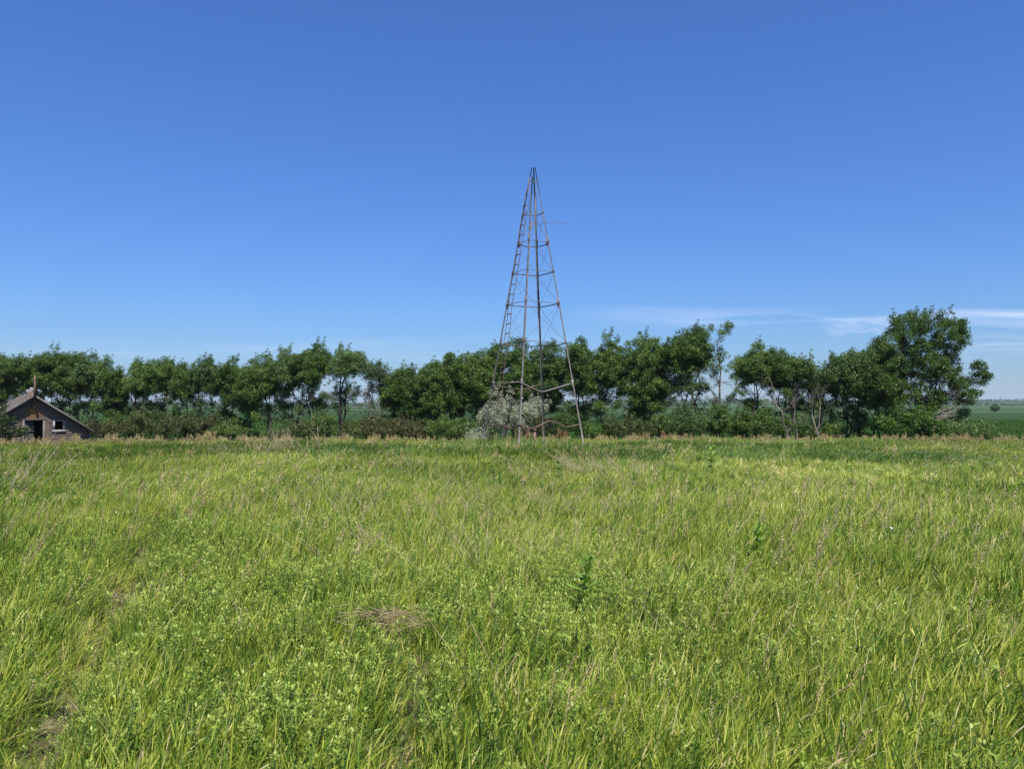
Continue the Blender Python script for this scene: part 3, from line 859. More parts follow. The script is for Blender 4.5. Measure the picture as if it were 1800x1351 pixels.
T = [
 # px, left, right, top, bottom, label, options
 (8, -40, 38, 614, 712, 'dark broadleaf tree cut off by the left picture edge, above the shed bush', dict(stems=2, k=1.1)),
 (52, 18, 78, 618, 690, 'broadleaf tree right behind the shed mast with open trunks', dict(stems=3)),
 (92, 62, 122, 607, 700, 'highest rounded tree behind the shed roof', dict(stems=3, k=1.1)),
 (128, 104, 162, 612, 705, 'full tree behind the right slope of the shed roof', dict(stems=2, k=1.1, dd=1.0)),
 (162, 138, 186, 621, 690, 'tree with thin crown over bare trunks, just right of the shed eave', dict(stems=2, leaf='leaf_cool')),
 (198, 172, 222, 628, 752, 'narrow dark tree leafy almost to the grass, with a pointed top', dict(stems=1, k=1.2)),
 (238, 216, 268, 626, 700, 'tree with flat crown and gaps of sky under it, second right of the pointed one', dict(stems=2, dd=0.8)),
 (284, 258, 312, 624, 702, 'round crowned tree above the wide olive shrub thicket', dict(stems=2, k=1.1)),
 (326, 308, 346, 631, 716, 'slim tree with a narrow crown above the thicket end', dict(stems=1)),
 (364, 344, 386, 625, 705, 'tree with an upright tufted top left of the open crop view', dict(stems=2, leaf='leaf_cool')),
 (402, 383, 424, 624, 722, 'tree with twin tufts and low drooping foliage left of the open crop view', dict(stems=2)),
 (436, 420, 460, 629, 735, 'multi stemmed tree with leaves low over its forked trunk', dict(stems=4, k=1.1, base_px=430, bark='bark')),
 (470, 448, 494, 620, 706, 'tree with slender dark trunk rising from the dry weed stalks', dict(stems=2, base_px=475)),
 (505, 484, 530, 610, 700, 'tree leaning into the tallest crown of the left row', dict(stems=2, leaf='leaf_cool', k=0.9)),
 (548, 520, 582, 600, 690, 'tallest crown of the left row, wind blown at the top', dict(stems=2, k=1.1, base_px=552, more=[(560, 715, 16), (572, 700, 13)])),
 (606, 580, 645, 607, 668, 'tree with pale forked trunk showing sky between its limbs', dict(stems=3, leaf='leaf_cool', bark='bark', base_px=598, dens=0.8, trunk_r=0.14, more=[(590, 712, 11), (628, 700, 12)])),
 (655, 636, 682, 631, 676, 'thin tree with pale bare trunks and sparse crown', dict(stems=4, leaf='leaf_pale', bark='bark_pale', dens=0.65, gap=0.3, trunk_r=0.06)),
 (692, 672, 712, 645, 725, 'low tree hanging over the brownish shrubs', dict(stems=2)),
 (722, 698, 748, 633, 748, 'dense tree leafy to the ground with two rounded tops', dict(stems=2, k=1.2)),
 (762, 738, 786, 628, 750, 'bushy green tree between the two domes left of the tower', dict(stems=2, k=1.2, dd=-0.7)),
 (798, 764, 828, 612, 745, 'broad dome shaped dark tree left of the tower', dict(stems=2, k=1.2, dd=0.5)),
 (845, 818, 868, 605, 742, 'dark tree whose edge touches the left leg of the tower', dict(stems=2, k=1.2)),
 (866, 850, 888, 598, 730, 'pointed tree seen between the left leg and the ladder', dict(stems=1, k=1.1, dd=0.9)),
 (912, 884, 940, 587, 735, 'tall tree right behind the near leg of the tower', dict(stems=2, k=1.2)),
 (958, 932, 990, 592, 735, 'wide tree framed between the back and right legs of the tower', dict(stems=2, k=1.2, dd=0.5)),
 (1022, 988, 1050, 591, 700, 'square crowned tree just right of the tower', dict(stems=3, k=1.2, more=[(1010, 725, 14), (1035, 725, 14)])),
 (1068, 1055, 1092, 583, 690, 'narrow upright tree with a pointed top, right of the tower', dict(stems=1, k=1.3, more=[(1075, 705, 10), (1050, 690, 9)])),
 (1135, 1092, 1176, 580, 745, 'broad tree full of leaves down to the shrubs', dict(stems=3, k=1.25, more=[(1110, 605, 14)])),
 (1192, 1160, 1222, 574, 665, 'tree with high crown and sky under it left of the airy one', dict(stems=3, k=1.1, base_px=1185)),
 (1222, 1205, 1244, 567, 655, 'dark top tree at the right end of the broad clump', dict(stems=2, k=1.1, dd=0.8, base_px=1216)),
 (1256, 0, 0, 0, 0, 'airy tree with long thin leaning trunk and tufts of leaves', dict(stems=1, base_px=1252, leaf='leaf_cool', dens=0.75, trunk_r=0.09,
    lobes=[(1258, 578, 13), (1276, 577, 10), (1244, 586, 11), (1266, 592, 12), (1250, 606, 11), (1270, 618, 8), (1266, 632, 10), (1248, 640, 11), (1256, 655, 9), (1240, 672, 11), (1284, 575, 7)])),
 (1330, 1302, 1350, 600, 690, 'dark tree with spiky top at the left of the small clump', dict(stems=2, k=1.3, base_px=1318, more=[(1333, 606, 9), (1285, 655, 11), (1300, 675, 12)])),
 (1378, 1345, 1402, 606, 690, 'round dark crown in the middle of the small clump', dict(stems=2, k=1.2, base_px=1372, dd=0.6)),
 (1402, 1388, 1420, 626, 665, 'tree with pale zigzag trunk forking under its small crown', dict(stems=2, bark='deadwood', base_px=1396, k=1.0, trunk_r=0.12, dd=-1.2)),
 (1432, 1420, 1442, 650, 700, 'thin wispy tree with few leaves before the crop', dict(stems=2, dens=0.6, gap=0.3, leaf='leaf_pale', bark='deadwood', trunk_r=0.05)),
 (1448, 1430, 1470, 640, 690, 'tree with pale splintered trunk right of the small clump', dict(stems=1, bark='deadwood', base_px=1452, dens=0.8, leaf='leaf_cool', trunk_r=0.13)),
 (1492, 1458, 1530, 608, 712, 'leaning tree with dark crooked stems left of the big tree', dict(stems=3, k=1.15, base_px=1496, leaf='leaf_cool', more=[(1470, 650, 14), (1500, 715, 14), (1482, 730, 10)])),
 (1540, 1505, 1578, 590, 730, 'shoulder tree grown together with the left side of the big tree', dict(stems=3, k=1.2, base_px=1545, dd=0.8, leaf='leaf_cool')),
 (1625, 0, 0, 0, 0, 'biggest spreading tree at the right end of the row', dict(stems=5, base_px=1630, trunk_r=0.13, dd=-1.0, name='broadleaf_tree', k=1.0, clump=0.25, dens=1.45, gap=0.14, spire=0.8, leafsize=0.085, stem_top=0.7,
    lobes=[(1582, 572, 20), (1610, 567, 20, 1), (1630, 566, 20, -1), (1655, 568, 20), (1682, 578, 18), (1694, 600, 13), (1660, 628, 20, .5), (1560, 630, 22, 1.2), (1600, 670, 22, 1), (1640, 700, 20, -.6), (1610, 735, 18, .5), (1560, 725, 18, -.5), (1660, 730, 16, 1.4), (1540, 700, 20, .3), (1690, 725, 12, 1.2), (1672, 685, 16, .5), (1640, 725, 14, -1), (1615, 700, 16, 1.5), (1585, 690, 16, -1), (1660, 655, 16, -1), (1625, 655, 18, 0), (1650, 745, 14, 1), (1680, 740, 12, .6), (1575, 585, 20), (1600, 590, 24, -1), (1630, 590, 24, 1),
           (1660, 596, 20, -.6), (1685, 588, 14), (1560, 605, 20, -1), (1590, 615, 24, .5), (1620, 620, 24, -1), (1650, 618, 20, 1), (1672, 610, 12), (1550, 635, 22, .6), (1578, 645, 20, -1.2),
           (1605, 650, 20, 1), (1640, 645, 20, -1), (1665, 640, 16, .8), (1540, 665, 22, -1), (1565, 680, 20, -1.5), (1672, 665, 16, 0), (1690, 675, 14, -1), (1700, 690, 12, 0),
           (1710, 668, 13, .5), (1722, 658, 9, .5), (1716, 648, 8), (1732, 660, 7), (1726, 676, 7), (1718, 640, 5), (1716, 690, 7), (1705, 700, 11, -.4), (1655, 700, 16, 1), (1690, 706, 12, .6), (1600, 690, 18, -1.5), (1630, 720, 16, 1.2), (1575, 712, 16, -1.5), (1680, 655, 10, 0), (1645, 672, 14, 1.4)])),
]
for (px, l, r, top, bot, label, kw) in T:
    kw = dict(kw)
    kw.setdefault('leaf', 'leaf')
    tree(px, l, r, top, bot, label, **kw)

S = [
 (150, 118, 200, 728, 'tawny olive shrub beside the lower end of the shed roof', dict(leaf='leaf_brown', dd=-6)),
 (225, 190, 246, 722, 'dark shrub between the shed and the wide thicket', dict(dd=-2, leaf='leaf')),
 (262, 232, 305, 712, 'tall olive shrub, left part of the wide thicket', dict(dd=-3)),
 (318, 290, 352, 718, 'olive shrub, right part of the wide thicket', dict(dd=-3)),
 (372, 345, 398, 722, 'twiggy brown green shrub left of the forked tree', dict(leaf='leaf_brown', dd=-2)),
 (402, 380, 425, 738, 'small low green shrub at the foot of the forked tree', dict(leaf='leaf', dd=-3)),
 (520, 492, 545, 738, 'round low shrub before the open crop view', dict(dd=-2)),
 (562, 548, 584, 716, 'dark ragged shrub under the tallest left crown', dict(leaf='leaf', dd=-1, dens=0.8)),
 (640, 610, 668, 728, 'olive shrub right of the pale forked trunk', dict(dd=-3)),
 (680, 650, 712, 722, 'brownish shrub below the low hanging tree', dict(leaf='leaf_brown', dd=-3.4)),
 (735, 705, 770, 730, 'wide brown olive shrub before the two topped tree', dict(leaf='leaf_brown', dd=-4)),
 (790, 760, 830, 722, 'green shrub before the dome shaped tree', dict(leaf='leaf', dd=-4)),
 (838, 820, 862, 735, 'low dark green shrub left of the silvery bush', dict(leaf='leaf', dd=-5)),
 (890, 858, 922, 690, 'silvery grey leaved bush behind the left of the tower', dict(leaf='leaf_silver', dd=-9, leafsize=0.07, more=[(870, 690, 10), (895, 694, 9)], name='silverberry_bush', k=0.7, spire=1.0, gap=0.25)),
 (930, 908, 952, 700, 'silvery bush spray arching to the back leg of the tower', dict(leaf='leaf_silver', dd=-8.6, bot=730, leafsize=0.07, name='silverberry_bush', k=0.9, spire=0.8)),
 (836, 828, 848, 752, 'tiny silvery sprout left of the tower foot', dict(leaf='leaf_silver', dd=-10, bot=776, leafsize=0.07, name='silverberry_bush')),
 (935, 905, 965, 722, 'rusty brown shrub framed by the lower tower legs', dict(leaf='leaf_brown', dd=-5)),
 (985, 965, 1018, 715, 'green shrub behind the right leg of the tower', dict(leaf='leaf', dd=-4, k=0.9)),
 (1050, 1035, 1070, 742, 'small bright shrub at the foot of the narrow pointed tree', dict(leaf='leaf_bright', dd=-3)),
 (1110, 1078, 1146, 722, 'wide dark shrub under the broad tree', dict(leaf='leaf_olive', dd=-3)),
 (1160, 1140, 1180, 716, 'deep green shrub right of the wide dark one', dict(leaf='leaf', dd=-2)),
 (1212, 1180, 1245, 704, 'large leafy shrub under the airy tree', dict(leaf='leaf_cool', dd=-2.5)),
 (1262, 1246, 1282, 700, 'tall dark shrub with a pale dead sapling in it', dict(leaf='leaf', dd=-1.5)),
 (1305, 1285, 1325, 712, 'dark shrub at the left foot of the small clump', dict(leaf='leaf', dd=-1)),
 (1340, 1312, 1372, 712, 'rounded green shrub hiding the trunks of the small clump', dict(leaf='leaf', dd=-2)),
 (1422, 1408, 1432, 740, 'small low shrub between the pale trunks', dict(leaf='leaf', dd=-1, dens=0.8)),
 (1470, 1456, 1484, 735, 'thin low shrub below the leaning tree', dict(leaf='leaf', dd=-1, dens=0.6)),
 (1598, 1545, 1645, 708, 'bright green shrub in front of the big tree', dict(leaf='leaf_bright', dd=-3.5, leafsize=0.1)),
 (1670, 1640, 1695, 728, 'dark shrub under the bare drooping limbs of the big tree', dict(leaf='leaf_cool', dd=-2)),
 (1712, 1688, 1740, 738, 'low dark shrub furthest right before the crop field', dict(leaf='leaf_cool', dd=-1, dens=0.9)),
 (2, -45, 26, 708, 'dark leafy bush in front of the left corner of the shed', dict(leaf='leaf_shaded', d=41.5, bot=775, leafsize=0.11, more=[(8, 716, 10), (36, 760, 7)])),
]
for (px, l, r, top, label, kw) in S:
    shrub(px, l, r, top, label, **kw)

def dead_tree(name, px, top, d, label, seed, r0=0.05, spread=0.5, n=9, lean=0.0, bark='deadwood', lo=0.3, group=None, droop=0.0, zbase=None):
    rs = np.random.default_rng(seed)
    b = P(px, 760, d); g = G(b.x, d) if zbase is None else zbase
    root = empty(name, (b.x, d, g), label, 'dead tree', group)
    ztop = P(px, top, d).z; H = ztop - g
    tr = MB(); pts = bend_path((b.x, d, g - 0.1), (b.x + lean + rs.normal() * 0.25, d, ztop), 9, 0.13, rs)[:8]
    rad = [r0 * (1.1 - 0.13 * i) for i in range(8)]; tr.tube(pts, rad, 6)
    tr.build('trunk', M[bark], parent=root, smooth=True)
    for i in range(n):
        br = MB()
        k = rs.integers(int(7 * lo), 7); p = pts[k]
        az = rs.uniform(0, 6.28); L = H * spread * rs.uniform(0.25, 0.6)
        e = p + np.array([math.cos(az) * L * 0.7, math.sin(az) * L * 0.5, L * rs.uniform(0.3, 0.9) - droop * L])
        q = bend_path(p, e, 5, 0.12, rs); rr = rad[k] * 0.5
        br.tube(q, [rr, rr * .8, rr * .6, rr * .4, 0.005], 4)
        for _ in range(3):
            e2 = e + rs.normal(size=3) * L * 0.3 + np.array([0, 0, 0.15 * L])
            br.tube([q[3], (q[3] + e2) / 2 + rs.normal(size=3) * 0.03, e2], [rr * .35, rr * .25, 0.004], 3)
        br.build('branch', M[bark], parent=root, smooth=True)
    return root
dead_tree('dead_sapling', 1275, 655, row_depth(1275) - 1, 'bare pale dead sapling right of the airy leaning tree', 4, 0.05)
dead_tree('dead_sapling', 1397, 640, row_depth(1412) - 2.2, 'bare whitish dead sapling leaning left against the small dark clump', 8, 0.05, lean=-0.75)
dead_tree('dead_sapling', 1434, 665, row_depth(1434) - 1.5, 'thin grey dead sapling between the clump and the splintered trunk', 12, 0.04)
dead_tree('dead_snag', 1449, 668, row_depth(1449) - 1.8, 'snapped tree trunk with pale stripped bark', 15, 0.07, n=4, spread=0.3, lean=-0.3)
dead_tree('dead_sapling', 543, 690, row_depth(543) - 1.5, 'grey leafless sapling under the tallest left crown', 22, 0.035)
dead_tree('dead_sapling', 666, 672, row_depth(666) - 1.5, 'pale leafless sapling beside the thin pale trunked tree', 25, 0.05)
# bare limbs drooping at the right foot of the big tree
def brush():
    d = row_depth(1650) - 2.6
    b = P(1632, 740, d); g = G(b.x, d)
    root = empty('fallen_branches', (b.x, d, g), 'tangle of grey bare branches fanning out under the big tree', 'dead branches')
    rs = np.random.default_rng(31)
    for i in range(34):
        m = MB()
        a = P(1625 + rs.uniform(0, 14), 735 + rs.uniform(-4, 18), d + rs.uniform(-.5, .5))
        e = P(1650 + rs.uniform(-5, 45), 712 + rs.uniform(-6, 40), d + rs.uniform(-1, 1))
        q = bend_path(a, e, 6, 0.12, rs)
        for t in q: t[2] += 0.0
        m.tube(q, [0.03, 0.026, 0.022, 0.017, 0.012, 0.005], 5)
        m.build('branch', M['deadwood'], parent=root, smooth=True)
brush()

# ---------------------------------------------------------------- grass and weeds
def blades(mb, n, rad, h, w, lean=(0.0, 0.0), lean_var=0.35, tone=(0.2, 0.75), curve=0.5, mi=0, h_var=0.35, rs=rng, base=(0, 0, 0), yellow=0.12, seg=3):
    ang = rs.uniform(0, 6.283, n); r = rad * np.sqrt(rs.random(n))
    bx = base[0] + r * np.cos(ang); by = base[1] + r * np.sin(ang)
    H = h * (1 + rs.uniform(-h_var, h_var, n))
    dirx = lean[0] + rs.normal(0, lean_var, n); diry = lean[1] + rs.normal(0, lean_var, n)
    tw = rs.uniform(0, 6.283, n)
    wx, wy = np.cos(tw), np.sin(tw)
    W = w * rs.uniform(0.6, 1.3, n) * 0.5
    tn = rs.uniform(tone[0], tone[1], n)
    tn = np.where(rs.random(n) < yellow, rs.uniform(0.75, 1.0, n), tn)
    ts = np.linspace(0, 1, seg + 1)
    V = []; A = []
    for i, t in enumerate(ts):
        s = t + curve * t * t * 0.8
        px_ = bx + dirx * H * s * 0.6; py_ = by + diry * H * s * 0.6
        bend = np.clip(np.hypot(dirx, diry), 0, 1.3)
        pz_ = base[2] + H * (t - 0.28 * bend * curve * t * t)
        ww = W * (1.0 if i < seg - 1 else 0.75) * (1 - 0.25 * (t < 0.1))
        if i < seg:
            V.append(np.stack([px_ - wx * ww, py_ - wy * ww, pz_], -1)); V.append(np.stack([px_ + wx * ww, py_ + wy * ww, pz_], -1))
        else:
            V.append(np.stack([px_, py_, pz_], -1))
    k = len(V)
    v = np.stack(V, 1).reshape(-1, 3)
    tt = np.array([ts[i // 2] for i in range(k)])
    tv = (tn[:, None] + (tt[None, :] - 0.5) * 0.10).ravel()
    i0 = np.arange(n)[:, None] * k
    q = np.concatenate([i0 + np.array([[2*s, 2*s+1, 2*s+3, 2*s+2]]) for s in range(seg - 1)])
    tri = i0 + np.array([[2*seg-2, 2*seg-1, 2*seg]])
    mb.add(v, q, mi, tone=tv)
    # triangles share the vertices just added
    ofs = mb.n - len(v)
    mb.f.append((tri + ofs).ravel()); mb.sz.append(np.full(n, 3)); mb.m.append(np.full(n, mi))

def culms(mb, n, rad, h, w, leaf=0.17, per=4, lean=(0.1, 0.0), lean_var=0.16, tone=(0.1, 0.7), yellow=0.1, rs=rng, wind=(0.35, 0.0), mi=0):
    """grass stems, each carrying a few short pointed blades at different heights"""
    ang = rs.uniform(0, 6.283, n); r = rad * np.sqrt(rs.random(n))
    S = np.stack([r * np.cos(ang), r * np.sin(ang), np.zeros(n)], -1)
    H = h * rs.uniform(0.55, 1.25, n)
    L = np.stack([lean[0] + rs.normal(0, lean_var, n), lean[1] + rs.normal(0, lean_var, n), np.ones(n)], -1)
    L /= np.linalg.norm(L, axis=1, keepdims=True)
    tn = np.where(rs.random(n) < yellow, rs.uniform(0.72, 1.0, n), rs.uniform(tone[0], tone[1], n))
    up = np.array([0, 0, 1.0])
    for k in range(per):
        t = (k + 0.4 + rs.uniform(-.25, .25, n)) / per
        t = np.where(rs.random(n) < 0.2, 0.02, t * 0.72)
        b = S + L * (H * t)[:, None]
        az = rs.uniform(0, 6.283, n)
        spread = rs.uniform(0.15, 0.75, n)
        o = np.stack([np.cos(az) * spread + wind[0], np.sin(az) * spread + wind[1], np.ones(n)], -1)
        o /= np.linalg.norm(o, axis=1, keepdims=True)
        side = np.cross(o, np.stack([rs.normal(size=n), rs.normal(size=n), rs.normal(size=n) * 0.3], -1)); side /= np.linalg.norm(side, axis=1, keepdims=True)
        ll = (leaf * rs.uniform(0.65, 1.35, n))[:, None]; ww = (w * rs.uniform(0.6, 1.25, n) * 0.5)[:, None]
        drop = (rs.uniform(0.0, 0.45, n) * np.hypot(o[:, 0], o[:, 1]) * 1.2)[:, None]
        pts = []
        for q, wf in ((0, 0.55), (0.35, 1.0), (0.7, 0.8), (1.0, 0)):
            c = b + o * ll * q - up * ll * drop * q * q + np.stack([o[:, 0], o[:, 1], np.zeros(n)], -1) * ll * drop * q * q * 0.5
            if wf: pts += [c - side * ww * wf, c + side * ww * wf]
            else: pts.append(c)
        v = np.stack(pts, 1).reshape(-1, 3); i0 = np.arange(n)[:, None] * 7
        tv = np.clip(tn + rs.normal(0, 0.07, n) + (t - 0.4) * 0.12, 0, 1)
        mb.add(v, np.concatenate([i0 + np.array([[0, 1, 3, 2]]), i0 + np.array([[2, 3, 5, 4]])]), mi, tone=np.repeat(tv, 7))
        ofs = mb.n - len(v)
        mb.f.append((i0 + np.array([[4, 5, 6]]) + ofs).ravel()); mb.sz.append(np.full(n, 3)); mb.m.append(np.full(n, mi))

def seed_stem(mb, x, y, h, lean, mi_stem, mi_seed, rs, size=1.0, tone=0.5):
    top = np.array([x + lean[0] * h, y + lean[1] * h, h])
    p = [np.array([x, y, 0]), np.array([x + lean[0] * h * 0.35, y + lean[1] * h * 0.35, h * 0.55]), top]
    mb.tube(p, [0.0022, 0.002, 0.0015], 3, mi=mi_stem, tone=tone)
    n = int(16 * size)
    d = p[2] - p[1]; d /= np.linalg.norm(d)
    c = np.array([top - d * (0.13 * size) * rs.random() + rs.normal(size=3) * 0.011 * size for _ in range(n)])
    nr = rs.normal(size=(n, 3)); t = rs.normal(size=(n, 3)) * 0.5 + d
    t /= np.linalg.norm(t, axis=1, keepdims=True); b = np.cross(nr, t); b /= np.linalg.norm(b, axis=1, keepdims=True)
    L = 0.013 * size; W = 0.0045 * size
    v = np.stack([c - t * L, c + b * W, c + t * L, c - b * W], 1).reshape(-1, 3)
    f = np.arange(n)[:, None] * 4 + np.array([[0, 1, 2, 3]])
    mb.add(v, f, mi_seed, tone=np.repeat(rs.uniform(0.2, 0.9, n), 4))

def forb(mb, x, y, h, rs, mi=0, n=34, leafL=0.035, leafW=0.009, top=True, stem_tone=0.4):
    lx, ly = rs.normal(0, 0.12, 2)
    mb.tube([(x, y, 0), (x + lx * h * .4, y + ly * h * .4, h * 0.5), (x + lx * h, y + ly * h, h)], [0.0028, 0.0022, 0.0015], 3, mi=mi, tone=stem_tone)
    t = rs.uniform(0.15, 1.0, n) ** 0.8
    az = np.arange(n) * 2.4 + rs.uniform(0, 6)
    out = np.stack([np.cos(az), np.sin(az), rs.uniform(0.1, 0.8, n)], -1); out /= np.linalg.norm(out, axis=1, keepdims=True)
    b0 = np.stack([x + lx * h * t, y + ly * h * t, h * t], -1)
    side = np.cross(out, np.array([0, 0, 1.0])); side /= np.linalg.norm(side, axis=1, keepdims=True)
    L = (leafL * rs.uniform(0.7, 1.2, n) * (1.15 - 0.45 * t))[:, None]; W = leafW * rs.uniform(0.8, 1.2, (n, 1)) * 0.5 * (L / leafL)
    v = np.stack([b0, b0 + out * L * 0.5 + side * W, b0 + out * L, b0 + out * L * 0.5 - side * W], 1).reshape(-1, 3)
    mb.add(v, np.arange(n)[:, None] * 4 + np.array([[0, 1, 2, 3]]), mi, tone=np.repeat(np.clip(0.15 + 0.5 * t + rs.normal(0, .1, n), 0, 1), 4))
    if top:
        m = 10
        az = rs.uniform(0, 6.28, m); rr = rs.uniform(0.004, 0.03, m)
        c = np.stack([x + lx * h + rr * np.cos(az), y + ly * h + rr * np.sin(az), h + rs.uniform(-0.01, 0.02, m)], -1)
        tt = np.stack([np.cos(az), np.sin(az), rs.uniform(0.2, 1.6, m)], -1); sd = np.stack([-np.sin(az), np.cos(az), np.zeros(m)], -1)
        s = 0.0075
        v = np.stack([c - tt * s, c + sd * s * .8, c + tt * s, c - sd * s * .8], 1).reshape(-1, 3)
        mb.add(v, np.arange(m)[:, None] * 4 + np.array([[0, 1, 2, 3]]), mi, tone=np.repeat(rs.uniform(0.7, 1.0, m), 4))

TUFTS = bpy.data.collections.new('meadow_plants')       # source shapes of the one grass object, not part of the scene itself
def tuft_obj(mb, mats):
    o = mb.build('grass_tuft', mats, link=False); TUFTS.objects.link(o); return o
order_names = []
GM = [M['grass'], M['straw'], M['seed'], M['forb']]
def make_tufts():
    rs = np.random.default_rng(77)
    # 0-4 near tufts
    for k in range(5):
        mb = MB(); culms(mb, 16, 0.10, 0.27, 0.0072, leaf=0.135, per=4, tone=(0.0 + 0.05 * k, 0.6 + 0.07 * k), rs=rs); blades(mb, 3, 0.10, 0.32, 0.006, lean=(0.15, 0.03), lean_var=0.3, tone=(0.1 + 0.05 * k, 0.62 + 0.06 * k), curve=0.5, yellow=0.10, seg=4, rs=rs, h_var=0.4)
        blades(mb, 10, 0.09, 0.2, 0.006, lean_var=0.6, tone=(0.05, 0.4), curve=1.0, rs=rs)
        blades(mb, 3, 0.09, 0.22, 0.005, lean_var=0.8, tone=(0.3, 0.9), curve=1.0, mi=1, rs=rs)
        tuft_obj(mb, GM)
    # 5: finer grass
    mb = MB(); culms(mb, 10, 0.1, 0.28, 0.006, leaf=0.14, per=4, tone=(0.3, 0.8), rs=rs); blades(mb, 12, 0.10, 0.32, 0.0050, lean=(0.25, 0), lean_var=0.32, tone=(0.25, 0.75), curve=1.0, seg=4, rs=rs, yellow=0.15); tuft_obj(mb, GM)
    # 6: grass with a seed stem or two
    mb = MB(); blades(mb, 16, 0.08, 0.36, 0.007, lean=(0.2, 0), lean_var=0.35, rs=rs, tone=(0.2, 0.7), curve=0.9)
    for _ in range(2): seed_stem(mb, rs.normal(0, .04), rs.normal(0, .04), rs.uniform(0.45, 0.58), (rs.normal(0.15, .12), rs.normal(0, .1)), 1, 2, rs)
    tuft_obj(mb, GM)
    # 7, 8: leafy weeds
    for k in range(2):
        mb = MB()
        for _ in range(5): forb(mb, rs.normal(0, .07), rs.normal(0, .07), rs.uniform(0.26, 0.42), rs, mi=3)
        blades(mb, 6, 0.08, 0.3, 0.006, rs=rs, tone=(0.2, 0.6)); tuft_obj(mb, GM)
    # 9: dry tangled stems
    mb = MB()
    for _ in range(9):
        a = rs.uniform(0, 6.28); h = rs.uniform(0.3, 0.62); l = rs.uniform(0.3, 1.0)
        p0 = np.array([rs.normal(0, .05), rs.normal(0, .05), 0])
        p2 = p0 + np.array([(-abs(math.cos(a)) if _ % 3 else 0.5 * math.cos(a)) * l * h * 0.8, math.sin(a) * l * h * 0.5, h * 0.8])
        mb.tube([p0, (p0 + p2) / 2 + rs.normal(size=3) * 0.04, p2], [0.0024, 0.0018, 0.0008], 3, mi=1, tone=rs.uniform(0.3, 1))
    tuft_obj(mb, GM)
    # 10: low brown thatch
    mb = MB(); blades(mb, 46, 0.13, 0.10, 0.006, lean_var=1.2, tone=(0.1, 0.9), curve=1.2, mi=1, rs=rs); blades(mb, 8, 0.1, 0.14, 0.006, lean_var=0.7, tone=(0.1, 0.5), curve=1, rs=rs); tuft_obj(mb, GM)
    # 11, 12, 13: far, wider clumps
    for k in range(3):
        mb = MB(); culms(mb, 34, 0.23, 0.28, 0.0125, leaf=0.145, per=3, tone=((-0.25, 0.02, 0.12)[k], (0.42, 0.66, 0.82)[k]), yellow=(0.03, 0.1, 0.14)[k], rs=rs); blades(mb, 12, 0.2, 0.3, 0.01, lean=(0.2, 0), lean_var=0.3, tone=(0.0 + 0.08 * k, 0.5 + 0.1 * k), curve=0.6, rs=rs, yellow=0.1, h_var=0.3); tuft_obj(mb, GM)
    # 14: far clump with seed heads
    mb = MB(); blades(mb, 34, 0.2, 0.36, 0.016, lean=(0.25, 0), lean_var=0.3, rs=rs, tone=(0.2, 0.7))
    for _ in range(3): seed_stem(mb, rs.normal(0, .12), rs.normal(0, .12), rs.uniform(0.4, 0.52), (rs.normal(0.12, .12), rs.normal(0, .1)), 1, 2, rs, 1.5)
    tuft_obj(mb, GM)
    # 15: dense tan seed-head clump of the meadow's far edge
    mb = MB(); blades(mb, 22, 0.2, 0.42, 0.011, lean=(0.2, 0), lean_var=0.3, rs=rs, tone=(0.3, 0.8))
    for _ in range(11): seed_stem(mb, rs.normal(0, .14), rs.normal(0, .14), rs.uniform(0.4, 0.62), (rs.normal(0.12, .14), rs.normal(0, .1)), 1, 2, rs, 2.0)
    tuft_obj(mb, GM)
    # 16: dark green broad weeds, far
    mb = MB()
    for _ in range(5): forb(mb, rs.normal(0, .12), rs.normal(0, .12), rs.uniform(0.3, 0.45), rs, mi=3, n=30, leafL=0.09, leafW=0.035, top=False)
    tuft_obj(mb, GM)
make_tufts()
for i, o in enumerate(list(TUFTS.objects)): o.name = 'grass_tuft_%s' % 'abcdefghijklmnopqrstu'[i]

def vnoise(x, y, s, seed=0):
    """smooth value noise"""
    r = np.random.default_rng(seed); g = r.random((64, 64))
    u, v = x * s + 1000, y * s + 1000
    i, j = np.floor(u).astype(int), np.floor(v).astype(int); a, b = u - i, v - j
    a = a * a * (3 - 2 * a); b = b * b * (3 - 2 * b)
    f = lambda p, q: g[p % 64, q % 64]
    return (f(i, j) * (1 - a) + f(i + 1, j) * a) * (1 - b) + (f(i, j + 1) * (1 - a) + f(i + 1, j + 1) * a) * b

